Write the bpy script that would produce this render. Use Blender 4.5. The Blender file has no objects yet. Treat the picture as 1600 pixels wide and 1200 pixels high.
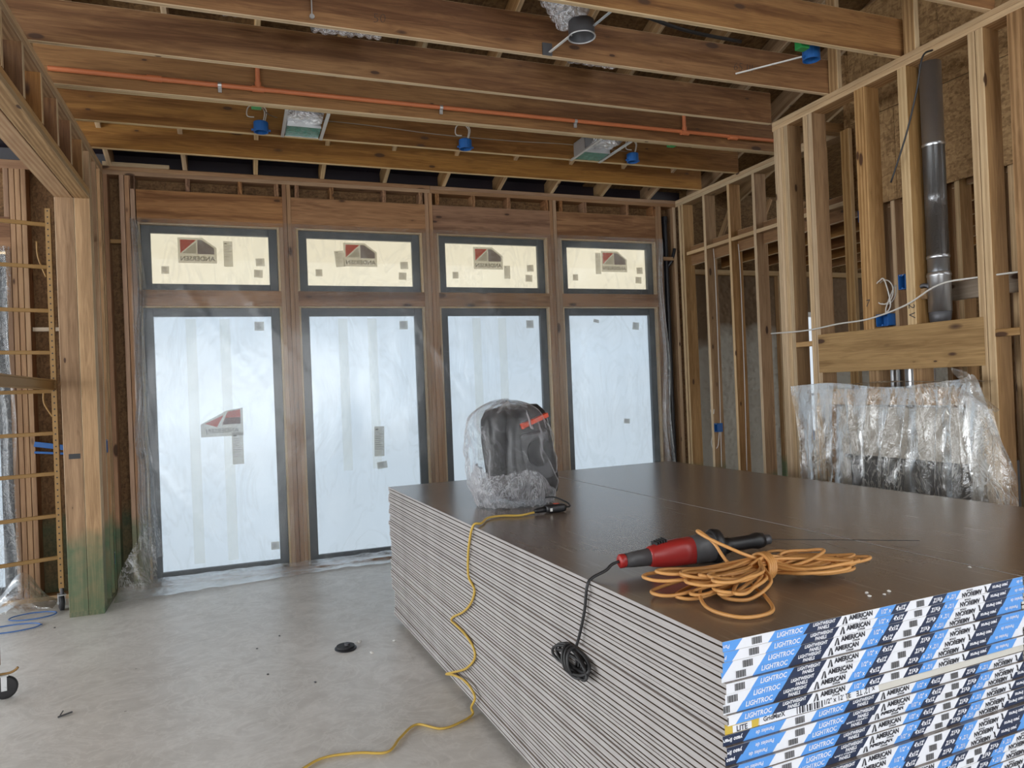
import bpy, bmesh, math, random
from mathutils import Vector, Matrix
from mathutils import noise as mn
random.seed(7)
sc = bpy.context.scene
R = math.radians
# ---------------------------------------------------------------- camera
cam = bpy.data.cameras.new('camera'); cam.sensor_width = 36.0
cam.lens = 1129.2 * 36.0 / 1600.0; cam.clip_start = .02; cam.clip_end = 200
co = bpy.data.objects.new('camera', cam); sc.collection.objects.link(co)
YAW, PITCH, ROLL = -0.3611, 0.0051, -0.0404
fwd = Vector((-math.sin(YAW) * math.cos(PITCH), math.cos(YAW) * math.cos(PITCH), math.sin(PITCH)))
r0 = Vector((math.cos(YAW), math.sin(YAW), 0)); u0 = r0.cross(fwd)
rr = r0 * math.cos(ROLL) + u0 * math.sin(ROLL); uu = -r0 * math.sin(ROLL) + u0 * math.cos(ROLL)
m = Matrix((rr, uu, -fwd)).transposed().to_4x4(); m.translation = Vector((0, -7.1844, 1.6544))
co.matrix_world = m; sc.camera = co
# ---------------------------------------------------------------- sky, light, exposure
w = bpy.data.worlds.new('overcast_sky'); sc.world = w; w.use_nodes = True
w.node_tree.nodes['Background'].inputs[0].default_value = (0.92, 0.965, 1.0, 1)
SKY = 4.2
w.node_tree.nodes['Background'].inputs[1].default_value = SKY
PANE = 0.62           # glow of the daylit film on the panes
sc.view_settings.view_transform = 'Standard'; sc.view_settings.look = 'None'
sc.view_settings.gamma = 1.0; sc.view_settings.exposure = 0.0
sc.view_settings.use_curve_mapping = False
cy = sc.cycles
cy.max_bounces = 10; cy.diffuse_bounces = 5; cy.glossy_bounces = 4; cy.transparent_max_bounces = 24
cy.transmission_bounces = 6; cy.use_denoising = True; cy.sample_clamp_indirect = 6.0
cy.caustics_reflective = False; cy.caustics_refractive = False
def area(name, loc, rot, sx, sy, power, col):
    l = bpy.data.lights.new(name, 'AREA'); l.shape = 'RECTANGLE'; l.size = sx; l.size_y = sy
    l.energy = power; l.color = col
    o = bpy.data.objects.new(name, l); sc.collection.objects.link(o); o.location = loc; o.rotation_euler = rot
    return o
# added area lamps standing in for daylight from unseen openings behind and to the left
area('daylight_fill_rear', (0.4, -12.3, 1.5), (R(80), 0, 0), 6.5, 2.2, 95, (1.0, 0.99, 0.97))
area('daylight_fill_left', (-8.3, -5.2, 1.9), (R(76), 0, R(-90)), 7.5, 2.8, 420, (0.95, 0.98, 1.0))

# ---------------------------------------------------------------- helpers
def link(o, parent=None):
    sc.collection.objects.link(o)
    if parent: o.parent = parent
    return o
def tag(o, label, cat, group=None):
    o['label'] = label; o['category'] = cat
    if group: o['group'] = group
    return o
def empty(name, loc=(0, 0, 0), rz=0, parent=None):
    o = bpy.data.objects.new(name, None); o.location = loc; o.rotation_euler = (0, 0, rz); o.empty_display_size = .1
    return link(o, parent)
def structure(name, loc=(0, 0, 0)):
    o = empty(name, loc); o['kind'] = 'structure'; return o
def mobj(name, me, parent=None, mats=()):
    for mt in mats: me.materials.append(mt)
    return link(bpy.data.objects.new(name, me), parent)
def from_bm(name, bm, parent=None, mats=(), smooth=False):
    me = bpy.data.meshes.new(name); bmesh.ops.recalc_face_normals(bm, faces=bm.faces); bm.to_mesh(me); bm.free()
    if smooth:
        for p in me.polygons: p.use_smooth = True
    return mobj(name, me, parent, mats)
def data(name, vs, fs, parent=None, mats=(), smooth=False):
    me = bpy.data.meshes.new(name); me.from_pydata(vs, [], fs); me.update()
    if smooth:
        for p in me.polygons: p.use_smooth = True
    return mobj(name, me, parent, mats)
_lum = {}
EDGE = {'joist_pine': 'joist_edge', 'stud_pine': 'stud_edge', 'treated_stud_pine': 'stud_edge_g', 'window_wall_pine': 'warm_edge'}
def lum_mesh(L, W, T, mat):
    """lumber: length on local X, eased long edges"""
    k = (round(L, 4), round(W, 4), round(T, 4), mat.name)
    if k in _lum: return _lum[k]
    e = min(.003, W * .2, T * .2); a, b = W / 2, T / 2
    ring = [(-a + e, -b), (a - e, -b), (a, -b + e), (a, b - e), (a - e, b), (-a + e, b), (-a, b - e), (-a, -b + e)]
    vs = [(x, p, q) for x in (-L / 2, L / 2) for p, q in ring]
    fs = [tuple(range(7, -1, -1)), tuple(range(8, 16))] + [(i, (i + 1) % 8, 8 + (i + 1) % 8, 8 + i) for i in range(8)]
    me = bpy.data.meshes.new('lumber'); me.from_pydata(vs, [], fs); me.update(); me.materials.append(mat)
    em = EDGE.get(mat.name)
    if em and max(W, T) > 1.8 * min(W, T):      # milled edges paler than weathered faces, light on them also put into colour
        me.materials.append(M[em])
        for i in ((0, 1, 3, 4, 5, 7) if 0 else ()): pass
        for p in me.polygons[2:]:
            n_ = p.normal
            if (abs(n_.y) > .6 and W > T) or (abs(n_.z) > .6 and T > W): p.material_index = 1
    _lum[k] = me; return me
def stick(name, p0, p1, W, T, mat, parent, up=(0, 0, 1)):
    """board from p0 to p1 (centre line); W along `up x dir`, T along up"""
    p0, p1 = Vector(p0), Vector(p1); d = p1 - p0; L = d.length; x = d / L
    z = Vector(up); z = (z - x * z.dot(x)); z.normalize(); y = z.cross(x)
    o = bpy.data.objects.new(name, lum_mesh(L, W, T, mat))
    mm = Matrix((x, y, z)).transposed().to_4x4(); mm.translation = (p0 + p1) / 2
    o.matrix_world = mm; sc.collection.objects.link(o)
    if parent: o.parent = parent
    return o
def bx(name, x0, x1, y0, y1, z0, z1, mat, parent):
    """axis aligned board, grain along its longest side"""
    d = (x1 - x0, y1 - y0, z1 - z0); c = ((x0 + x1) / 2, (y0 + y1) / 2, (z0 + z1) / 2)
    i = d.index(max(d))
    if i == 0: return stick(name, (x0, c[1], c[2]), (x1, c[1], c[2]), d[1], d[2], mat, parent, (0, 0, 1))
    if i == 1: return stick(name, (c[0], y0, c[2]), (c[0], y1, c[2]), d[0], d[2], mat, parent, (0, 0, 1))
    return stick(name, (c[0], c[1], z0), (c[0], c[1], z1), d[1], d[0], mat, parent, (1, 0, 0))
def add_box(bm, x0, x1, y0, y1, z0, z1, mi=0, M=None):
    vs = [bm.verts.new((x, y, z)) for x in (x0, x1) for y in (y0, y1) for z in (z0, z1)]
    if M: bmesh.ops.transform(bm, matrix=M, verts=vs)
    for f in ((0, 1, 3, 2), (4, 6, 7, 5), (0, 4, 5, 1), (2, 3, 7, 6), (0, 2, 6, 4), (1, 5, 7, 3)):
        fa = bm.faces.new([vs[i] for i in f]); fa.material_index = mi
    return vs
def box(name, x0, x1, y0, y1, z0, z1, mat, parent=None, bev=0.0, seg=2):
    bm = bmesh.new(); add_box(bm, x0, x1, y0, y1, z0, z1)
    if bev: bmesh.ops.bevel(bm, geom=bm.edges[:], offset=bev, segments=seg, affect='EDGES', profile=.6)
    return from_bm(name, bm, parent, (mat,))
def crom(pts, n=6, closed=False):
    P = [Vector(p) for p in pts]; out = []; N = len(P)
    rng = range(N) if closed else range(N - 1)
    for i in rng:
        if closed: a, b, c, d = P[i - 1], P[i], P[(i + 1) % N], P[(i + 2) % N]
        else: a, b, c, d = P[max(i - 1, 0)], P[i], P[i + 1], P[min(i + 2, N - 1)]
        for k in range(n):
            t = k / n
            out.append(.5 * ((2 * b) + (c - a) * t + (2 * a - 5 * b + 4 * c - d) * t * t + (3 * b - a - 3 * c + d) * t ** 3))
    if not closed: out.append(P[-1])
    return out
def tube(name, pts, r, mat, parent=None, closed=False, n=6, smooth=True, res=3, loops=None, seg=8):
    """round cable swept along a smooth path, built as a mesh"""
    vs = []; fs = []
    for pp, cl in (loops or [(pts, closed)]):
        q = crom(pp, n, cl) if smooth else [Vector(p) for p in pp]
        N = len(q); base = len(vs); nrm = None
        for i in range(N):
            t = (q[(i + 1) % N] - q[i - 1]) if cl else (q[min(i + 1, N - 1)] - q[max(i - 1, 0)])
            t = t.normalized() if t.length > 1e-9 else Vector((1, 0, 0))
            if nrm is None: nrm = t.orthogonal().normalized()
            nrm = (nrm - t * nrm.dot(t)); nrm = nrm.normalized() if nrm.length > 1e-6 else t.orthogonal().normalized()
            bi = t.cross(nrm)
            for k in range(seg):
                th = 2 * math.pi * k / seg; vs.append(tuple(q[i] + nrm * (r * math.cos(th)) + bi * (r * math.sin(th))))
        # closed loops: join with the index shift that twists least
        sh = 0
        if cl: sh = min(range(seg), key=lambda k: (Vector(vs[base + (N - 1) * seg]) - Vector(vs[base + k])).length)
        for i in range(N if cl else N - 1):
            for k in range(seg):
                a0 = base + i * seg; b0 = base + ((i + 1) % N) * seg; w_ = sh if i == N - 1 else 0
                fs.append((a0 + k, a0 + (k + 1) % seg, b0 + (k + 1 + w_) % seg, b0 + (k + w_) % seg))
        if not cl: fs.append(tuple(range(base + seg - 1, base - 1, -1))); fs.append(tuple(range(base + (N - 1) * seg, base + N * seg)))
    return data(name, vs, fs, parent, (mat,), True)
def frame_axis(d):
    d = Vector(d).normalized(); a = Vector((0, 0, 1)) if abs(d.z) < .9 else Vector((1, 0, 0))
    x = a.cross(d).normalized(); return x, d.cross(x), d
def loft(name, p0, axis, st, mat, parent=None, seg=20, caps=True, up=None, sq=2.0):
    """st: (t, rx, ry[, dx, dy]) rings along axis from p0; superellipse exponent sq"""
    x, y, z = frame_axis(axis); p0 = Vector(p0); vs = []; fs = []
    for s in st:
        t, a, b = s[:3]; dx, dy = (s[3], s[4]) if len(s) > 3 else (0, 0)
        for k in range(seg):
            th = 2 * math.pi * k / seg; c, sn = math.cos(th), math.sin(th)
            cx = math.copysign(abs(c) ** (2 / sq), c) * a + dx; sy = math.copysign(abs(sn) ** (2 / sq), sn) * b + dy
            vs.append(p0 + z * t + x * cx + y * sy)
    for i in range(len(st) - 1):
        for k in range(seg):
            fs.append((i * seg + k, i * seg + (k + 1) % seg, (i + 1) * seg + (k + 1) % seg, (i + 1) * seg + k))
    if caps:
        fs.append(tuple(range(seg - 1, -1, -1))); fs.append(tuple(range((len(st) - 1) * seg, len(st) * seg)))
    return data(name, [tuple(v) for v in vs], fs, parent, (mat,), True)
def cyl(name, p0, p1, r, mat, parent=None, seg=20, r2=None):
    d = Vector(p1) - Vector(p0); L = d.length; r2 = r if r2 is None else r2
    o = loft(name, p0, d, [(0, r, r), (0.0001, r, r), (L - .0001, r2, r2), (L, r2, r2)], mat, parent, seg)
    o.data.polygons[-1].use_smooth = False; o.data.polygons[-2].use_smooth = False
    return o
# ---------------------------------------------------------------- materials
class NT:
    def __init__(s, name):
        s.m = bpy.data.materials.new(name); s.m.use_nodes = True; s.t = s.m.node_tree; s.n = s.t.nodes; s.n.clear()
        s.out = s.n.new('ShaderNodeOutputMaterial')
    def a(s, ty, ins=None, **kw):
        n = s.n.new('ShaderNode' + ty)
        for k, v in kw.items(): setattr(n, k, v)
        for k, v in (ins or {}).items(): s.set(n.inputs[k], v)
        return n
    def set(s, inp, v):
        if isinstance(v, bpy.types.NodeSocket): s.t.links.new(v, inp)
        elif isinstance(v, bpy.types.Node): s.t.links.new(v.outputs[0], inp)
        else: inp.default_value = v
    def math(s, op, a, b=None, c=None, clamp=False):
        n = s.a('Math', operation=op, use_clamp=clamp); s.set(n.inputs[0], a)
        if b is not None: s.set(n.inputs[1], b)
        if c is not None: s.set(n.inputs[2], c)
        return n.outputs[0]
    def mix(s, f, a, b, blend='MIX'):
        n = s.a('Mix', data_type='RGBA', blend_type=blend); s.set(n.inputs[0], f); s.set(n.inputs[6], a); s.set(n.inputs[7], b)
        return n.outputs[2]
    def ramp(s, f, st):
        n = s.a('ValToRGB'); s.set(n.inputs[0], f); e = n.color_ramp.elements
        while len(e) < len(st): e.new(.5)
        for i, (p, c) in enumerate(st): e[i].position = p; e[i].color = c if len(c) == 4 else (*c, 1)
        return n.outputs[0]
    def mapping(s, v, scale=(1, 1, 1), loc=None, rot=(0, 0, 0)):
        n = s.a('Mapping'); s.set(n.inputs[0], v); n.inputs[3].default_value = scale; n.inputs[2].default_value = rot
        if loc is not None: s.set(n.inputs[1], loc)
        return n.outputs[0]
    def noise(s, v, scale, detail=3, rough=.5, dist=0):
        n = s.a('TexNoise', {'Scale': scale, 'Detail': detail, 'Roughness': rough, 'Distortion': dist}); s.set(n.inputs['Vector'], v)
        return n.outputs[0]
    def bsdf(s, col, rough=.6, metal=0, spec=.5, bump=None, bs=.2, bd=.01, **kw):
        p = s.a('BsdfPrincipled'); s.set(p.inputs['Base Color'], col); s.set(p.inputs['Roughness'], rough)
        s.set(p.inputs['Metallic'], metal); s.set(p.inputs['Specular IOR Level'], spec)
        for k, v in kw.items(): s.set(p.inputs[k], v)
        if bump is not None:
            b = s.a('Bump', {'Strength': bs, 'Distance': bd, 'Height': bump}); s.set(p.inputs['Normal'], b)
        s.t.links.new(p.outputs[0], s.out.inputs[0]); return p
def C(r, g, b): return (r, g, b, 1)
def srgb(r, g, b):
    f = lambda v: (v / 255 / 12.92) if v <= 10 else ((v / 255 + .055) / 1.055) ** 2.4
    return (f(r), f(g), f(b), 1)
def simple(name, col, rough=.5, metal=0, spec=.5):
    t = NT(name); tc = t.a('TexCoord').outputs['Object']
    nz = t.noise(tc, 22, 3)
    c = t.mix(t.math('MULTIPLY', nz, .35), col, tuple(v * .72 for v in col[:3]) + (1,))
    t.bsdf(c, rough, metal, spec); return t.m
def wood(name, light, dark, knot=(.07, .035, .018), green=False, knots=1.0, rough=.62, grain=1.0):
    t = NT(name); tc = t.a('TexCoord').outputs['Object']; oi = t.a('ObjectInfo').outputs['Random']
    off = t.a('CombineXYZ', {0: t.math('MULTIPLY', oi, 37.0), 1: t.math('MULTIPLY', oi, 91.0), 2: t.math('MULTIPLY', oi, 53.0)})
    v1 = t.mapping(tc, (.9, 11, 11), off)
    warp = t.noise(t.mapping(tc, (1.3, 5, 5), off), 1.4, 2)
    g = t.noise(v1, 2.2, 4, .62, 1.6 * grain)
    rings = t.a('TexWave', {'Scale': 1.15, 'Distortion': 7.0, 'Detail': 2.0, 'Detail Scale': .6}, wave_type='BANDS', bands_direction='Y')
    t.set(rings.inputs['Vector'], t.mapping(tc, (.35, 9, 9), off))
    f = t.math('ADD', t.math('MULTIPLY', g, .72), t.math('MULTIPLY', rings.outputs['Fac'], .30))
    mid = tuple((a + b) / 2 for a, b in zip(light, dark))
    col = t.ramp(f, [(.30, dark), (.50, mid), (.66, light)])
    fine = t.noise(t.mapping(tc, (5, 160, 160), off), 1.0, 2)
    col = t.mix(t.math('MULTIPLY', t.math('SUBTRACT', fine, .35), 1.0, clamp=True), col, C(*[a * .55 for a in dark]))
    # knots: few, elongated along the grain
    vo = t.a('TexVoronoi', {'Scale': 1.0, 'Randomness': 1.0}, feature='F1')
    t.set(vo.inputs['Vector'], t.mapping(tc, (3.0, 8.0, 8.0), off))
    ds = vo.outputs['Distance']; rad = t.math('MULTIPLY', t.math('FRACT', t.math('MULTIPLY', t.a('SeparateColor', {0: vo.outputs['Color']}).outputs[0], 7.3)), .20 * knots)
    k = t.math('SUBTRACT', 1.0, t.math('DIVIDE', ds, t.math('ADD', rad, .012)), clamp=True)
    kk = t.math('MULTIPLY', k, 3.2, clamp=True)
    halo = t.math('MULTIPLY', t.math('SUBTRACT', 1.0, t.math('DIVIDE', ds, t.math('ADD', t.math('MULTIPLY', rad, 2.2), .02)), clamp=True), .55, clamp=True)
    col = t.mix(halo, col, C(*[a * .8 for a in dark]))
    col = t.mix(kk, col, C(*knot))
    hs = t.a('HueSaturation', {'Hue': t.math('ADD', .494, t.math('MULTIPLY', t.math('FRACT', t.math('MULTIPLY', oi, 17.0)), .007)),
                               'Saturation': t.math('ADD', .88, t.math('MULTIPLY', t.math('FRACT', t.math('MULTIPLY', oi, 7.0)), .2)),
                               'Value': t.math('ADD', .86, t.math('MULTIPLY', oi, .26)), 'Color': col}).outputs[0]
    if green:
        geo = t.a('NewGeometry').outputs['Position']; sep = t.a('SeparateXYZ', {0: geo})
        nz = t.noise(geo, 2.2, 3)
        h = t.math('ADD', sep.outputs[2], t.math('MULTIPLY', nz, -.55))
        gf = t.math('MULTIPLY', t.math('SUBTRACT', .44, h), 7.0, clamp=True)
        blot = t.math('MULTIPLY', gf, t.math('ADD', .12, t.math('MULTIPLY', t.noise(geo, 5.0, 5, .6), 1.1)), clamp=True)
        hs = t.mix(blot, hs, C(.040, .125, .072))
    t.bsdf(hs, rough, 0, .25, fine, .25, .002); return t.m
def osb(name, tint=(1, 1, 1), green=False):
    t = NT(name); tc = t.a('TexCoord').outputs['Object']; cols = []
    nz = t.noise(tc, 9, 2)
    for i, (sc3, rz) in enumerate((((62, 20, 62), .5), ((22, 55, 55), -.35))):
        vo = t.a('TexVoronoi', {'Scale': 1.0}, feature='F1'); 
        wv = t.a('VectorMath', operation='ADD'); t.set(wv.inputs[0], t.mapping(tc, sc3, None, (rz, rz, rz)))
        t.set(wv.inputs[1], t.a('CombineXYZ', {0: t.math('MULTIPLY', nz, 2.5), 1: t.math('MULTIPLY', nz, 2.0)}).outputs[0])
        t.set(vo.inputs['Vector'], wv.outputs[0])
        cols.append(t.a('SeparateColor', {0: vo.outputs['Color']}).outputs[0])
    f = t.math('ADD', t.math('MULTIPLY', cols[0], .5), t.math('MULTIPLY', cols[1], .5))
    T = lambda c: C(*[a * b for a, b in zip(c, tint)])
    col = t.ramp(f, [(.1, T((.20, .115, .05))), (.5, T((.32, .195, .088))), (.9, T((.43, .275, .13)))])
    if green:
        geo = t.a('NewGeometry').outputs['Position']; sep = t.a('SeparateXYZ', {0: geo})
        h = t.math('ADD', sep.outputs[2], t.math('MULTIPLY', t.noise(geo, 2.0, 3), -.6))
        gf = t.math('MULTIPLY', t.math('SUBTRACT', .5, h), 5.0, clamp=True)
        col = t.mix(t.math('MULTIPLY', gf, t.math('MULTIPLY', t.noise(geo, 4.0, 4), .95), clamp=True), col, C(.025, .085, .05))
    t.bsdf(col, .7, 0, .3, f, .5, .004); return t.m
M = {}
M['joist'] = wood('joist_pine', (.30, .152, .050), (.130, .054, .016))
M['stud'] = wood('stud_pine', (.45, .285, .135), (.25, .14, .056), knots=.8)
M['stud_g'] = wood('treated_stud_pine', (.42, .255, .12), (.22, .122, .05), green=True, knots=.8)
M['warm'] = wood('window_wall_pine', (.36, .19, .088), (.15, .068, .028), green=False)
M['warm_g'] = wood('treated_wall_pine', (.46, .28, .165), (.29, .165, .09), green=True)
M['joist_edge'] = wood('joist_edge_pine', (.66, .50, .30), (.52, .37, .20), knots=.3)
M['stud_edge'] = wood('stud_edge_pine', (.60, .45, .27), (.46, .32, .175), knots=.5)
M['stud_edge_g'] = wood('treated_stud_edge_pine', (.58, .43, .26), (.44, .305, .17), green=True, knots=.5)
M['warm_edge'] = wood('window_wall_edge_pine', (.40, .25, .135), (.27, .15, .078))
M['lvl'] = wood('engineered_beam', (.50, .33, .17), (.36, .20, .09), knots=.15, grain=.5)
M['mantel'] = wood('mantel_board_pine', (.38, .235, .095), (.20, .11, .038), knots=1.3)
M['osb'] = osb('strand_board'); M['osb_g'] = osb('treated_strand_board', (.50, .44, .40), True)
M['osb_d'] = osb('roof_strand_board', (.50, .46, .40))
M['grey_wood'] = wood('weathered_pine', (.46, .38, .29), (.30, .235, .17))

t = NT('concrete'); geo = t.a('NewGeometry').outputs['Position']
n1 = t.noise(geo, .9, 4, .6); n2 = t.noise(geo, 6, 5, .65, .8); n3 = t.noise(t.mapping(geo, (3, 14, 3), None, (0, 0, .5)), 5, 4, .7)
c = t.ramp(n1, [(.3, (.66, .645, .61)), (.7, (.86, .845, .81))])
c = t.mix(t.math('MULTIPLY', t.math('SUBTRACT', n2, .40), 2.2, clamp=True), c, C(.54, .52, .48))
vs_ = t.noise(t.mapping(geo, (1, 1, 1)), 3.2, 5, .6, 2.5); arc = t.math('POWER', t.math('SUBTRACT', 1.0, t.math('MULTIPLY', t.math('ABSOLUTE', t.math('SUBTRACT', vs_, .5)), 16.0), clamp=True), 1.6)
c = t.mix(t.math('MULTIPLY', arc, .38), c, C(.95, .94, .91))
n4 = t.noise(geo, 34, 4, .7)
c = t.mix(t.math('MULTIPLY', n4, .28), c, C(.42, .41, .38))
sw = t.math('MULTIPLY', t.math('SUBTRACT', n3, .60), 7.0, clamp=True)
patch = t.math('MULTIPLY', t.math('SUBTRACT', t.noise(geo, .7, 2), .48), 6, clamp=True)
c = t.mix(t.math('MULTIPLY', t.math('MULTIPLY', sw, patch), .75), c, C(.92, .91, .88))
sp = t.a('TexVoronoi', {'Scale': 3.1}, feature='F1'); t.set(sp.inputs['Vector'], geo)
c = t.mix(t.math('MULTIPLY', t.math('LESS_THAN', sp.outputs['Distance'], .022), .6), c, C(.10, .09, .08))
t.bsdf(c, t.math('ADD', .25, t.math('MULTIPLY', n2, .25)), 0, .9, t.math('ADD', n2, t.math('MULTIPLY', n3, .6)), .15, .002)
M['concrete'] = t.m

t = NT('drywall_face_paper'); tc = t.a('TexCoord').outputs['Object']
st = t.noise(t.mapping(tc, (34, 2.4, 1), None, (0, 0, -.12)), 1.5, 2, .5)
st = t.math('MULTIPLY', t.math('SUBTRACT', st, .60), 5.0, clamp=True)
n1 = t.noise(tc, 1.3, 3); c = t.ramp(n1, [(.3, (.172, .132, .104)), (.7, (.225, .175, .142))])
c = t.mix(t.math('MULTIPLY', t.noise(tc, 90, 2), .25), c, C(.11, .08, .06))
c = t.mix(t.math('MULTIPLY', st, .35), c, C(.42, .37, .32))  # streak glints from the windows put into the paper colour as paler lines
pr = t.bsdf(c, .24, 0, 1.0, st, .12, .001); pr.inputs['IOR'].default_value = 1.62
M['paper'] = t.m
t = NT('drywall_edge_paper'); tc = t.a('TexCoord').outputs['Object']; oi = t.a('ObjectInfo').outputs['Random']
c = t.ramp(t.noise(t.mapping(tc, (6, 2, 6)), 3, 4), [(.3, (.37, .35, .345)), (.7, (.46, .44, .435))])
c = t.mix(t.math('MULTIPLY', oi, .25), c, C(.33, .30, .29))
t.bsdf(c, .75, 0, .3); M['edge'] = t.m
M['crease'] = simple('drywall_shadow_paper', C(.16, .13, .12), .8)
M['gyp'] = simple('gypsum_core', C(.62, .60, .55), .9)

t = NT('spray_foam'); geo = t.a('NewGeometry').outputs['Position']
v = t.a('TexVoronoi', {'Scale': 17.0}, feature='SMOOTH_F1'); t.set(v.inputs['Vector'], geo)
z = t.a('SeparateXYZ', {0: geo}).outputs[2]; n = t.noise(geo, 1.6, 3)
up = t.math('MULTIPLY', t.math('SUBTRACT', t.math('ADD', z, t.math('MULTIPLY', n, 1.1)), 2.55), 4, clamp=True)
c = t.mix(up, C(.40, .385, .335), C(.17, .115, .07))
t.bsdf(c, .8, 0, .3, v.outputs['Distance'], .9, .03); M['foam'] = t.m

def film(name, haze, col=(.82, .86, .88), gloss=.5, crinkle=30, rough=.22, edge=.55, bs=.5, patch=0.0, wrk=.3, rim=0.0):
    t = NT(name); geo = t.a('NewGeometry').outputs['Position']
    n = t.noise(t.mapping(geo, (1, 1, .55)), crinkle, 4, .65, 1.2)
    b = t.a('Bump', {'Strength': bs, 'Distance': .02, 'Height': n})
    tr = t.a('BsdfTransparent', {0: C(.97, .98, .985)})
    df = t.a('BsdfDiffuse', {0: C(*col), 'Normal': b.outputs[0]}); tl = t.a('BsdfTranslucent', {0: C(*col), 'Normal': b.outputs[0]})
    m1 = t.a('MixShader', {0: .55, 1: df.outputs[0], 2: tl.outputs[0]})
    gl = t.a('BsdfGlossy', {0: C(1, 1, 1), 'Roughness': rough, 'Normal': b.outputs[0]})
    lw = t.a('LayerWeight', {'Blend': .35, 'Normal': b.outputs[0]})
    lr = t.a('LayerWeight', {'Blend': .5}); rimf = t.math('MULTIPLY', t.math('POWER', lr.outputs['Facing'], 2.2), rim)
    vr = t.noise(t.mapping(geo, (1, 1, .45)), crinkle * .55, 3, .6, 2.2)
    wr = t.math('POWER', t.math('SUBTRACT', 1.0, t.math('MULTIPLY', t.math('ABSOLUTE', t.math('SUBTRACT', vr, .5)), 14.0), clamp=True), 2.0)
    f1 = t.math('ADD', haze, t.math('ADD', t.math('MULTIPLY', lw.outputs['Facing'], edge), t.math('ADD', t.math('MULTIPLY', wr, .32 * wrk), rimf)), clamp=True)
    if patch: f1 = t.math('MULTIPLY', f1, t.math('ADD', 1 - patch, t.math('MULTIPLY', t.noise(geo, 4, 2), 2 * patch)), clamp=True)
    m2 = t.a('MixShader', {0: f1, 1: tr.outputs[0], 2: m1.outputs[0]})
    f2 = t.math('MULTIPLY', t.math('ADD', .10, t.math('MULTIPLY', lw.outputs['Fresnel'], 1.2)), gloss, clamp=True)
    m3 = t.a('MixShader', {0: f2, 1: m2.outputs[0], 2: gl.outputs[0]})
    t.t.links.new(m3.outputs[0], t.out.inputs[0]); return t.m
M['film'] = film('poly_sheeting', .05, gloss=.25, crinkle=5, edge=.25, bs=.25)
M['film_fold'] = film('folded_poly_sheeting', .07, (.92, .93, .94), gloss=.5, crinkle=22, edge=.06, wrk=1.0, rim=.18)
M['film_hem'] = film('crumpled_bag_foot', .26, (.92, .91, .96), gloss=.35, crinkle=30, edge=.05, wrk=1.3, rim=.3, rough=.15)
M['film_drape'] = film('draped_poly_sheeting', .14, (.88, .86, .80), gloss=.45, crinkle=11, edge=.05, bs=.6, wrk=1.2, rim=.3, rough=.15)
M['film_bag'] = film('plastic_bag_film', .01, (.88, .88, .92), gloss=.14, crinkle=26, edge=.0, bs=.5, wrk=.28, rim=.95, rough=.10)

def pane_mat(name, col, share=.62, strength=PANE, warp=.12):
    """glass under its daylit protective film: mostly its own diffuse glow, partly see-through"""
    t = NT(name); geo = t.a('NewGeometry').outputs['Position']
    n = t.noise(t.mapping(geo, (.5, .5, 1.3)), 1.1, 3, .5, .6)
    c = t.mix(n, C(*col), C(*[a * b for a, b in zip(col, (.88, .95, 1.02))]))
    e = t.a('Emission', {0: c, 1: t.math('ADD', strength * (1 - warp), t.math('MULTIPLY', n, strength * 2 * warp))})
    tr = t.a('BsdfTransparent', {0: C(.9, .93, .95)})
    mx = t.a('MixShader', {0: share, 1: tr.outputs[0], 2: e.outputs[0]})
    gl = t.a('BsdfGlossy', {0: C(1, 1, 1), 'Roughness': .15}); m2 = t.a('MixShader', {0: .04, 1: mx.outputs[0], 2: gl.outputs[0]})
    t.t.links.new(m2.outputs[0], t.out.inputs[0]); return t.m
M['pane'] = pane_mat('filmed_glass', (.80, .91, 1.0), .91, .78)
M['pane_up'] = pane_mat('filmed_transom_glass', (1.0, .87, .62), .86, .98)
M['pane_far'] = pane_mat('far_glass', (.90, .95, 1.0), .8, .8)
def thin(name, col, op, glow=0.0):
    t = NT(name); tr = t.a('BsdfTransparent', {0: C(1, 1, 1)}); df = t.a('BsdfTranslucent', {0: col}); d2 = t.a('BsdfDiffuse', {0: col})
    m1 = t.a('MixShader', {0: .6, 1: d2.outputs[0], 2: df.outputs[0]})
    m2 = t.a('MixShader', {0: op, 1: tr.outputs[0], 2: m1.outputs[0]}); t.t.links.new(m2.outputs[0], t.out.inputs[0]); return t.m
M['st_grey'] = thin('sticker_paper', srgb(172, 166, 150), .72); M['st_red'] = thin('sticker_red', srgb(190, 60, 45), .9)
M['st_dark'] = thin('sticker_dark_print', srgb(110, 95, 100), .85); M['st_ink'] = thin('sticker_ink', srgb(70, 65, 60), .9)
M['st_tape'] = thin('clear_tape_band', srgb(235, 225, 180), .10)
M['frame'] = simple('dark_window_frame', C(.035, .045, .055), .45)
M['frame_far'] = simple('far_window_frame', C(.05, .05, .055), .45)
M['black'] = simple('black_plastic', C(.009, .009, .011), .45); M['rubber'] = simple('black_rubber', C(.018, .018, .02), .6)
M['dgrey'] = simple('dark_grey_plastic', C(.075, .075, .08), .45); M['red'] = simple('red_plastic', C(.36, .022, .02), .38)
M['orange'] = simple('orange_plastic', C(.62, .07, .025), .4)
M['blue'] = simple('blue_box_plastic', C(.012, .10, .33), .45); M['green'] = simple('green_plastic', C(.02, .25, .06), .45)
M['cpvc'] = simple('orange_sprinkler_pipe', C(.55, .17, .065), .5)
M['cord'] = simple('orange_yellow_cord', C(.62, .31, .10), .45); M['cord_y'] = simple('yellow_cord', C(.60, .40, .075), .45)
M['cord_k'] = simple('black_cord', C(.02, .02, .022), .5); M['romex'] = simple('white_cable', C(.62, .60, .56), .5)
M['cable_d'] = simple('tan_cable', C(.28, .24, .19), .6)  # even tan-grey, darker than the white cable
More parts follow.
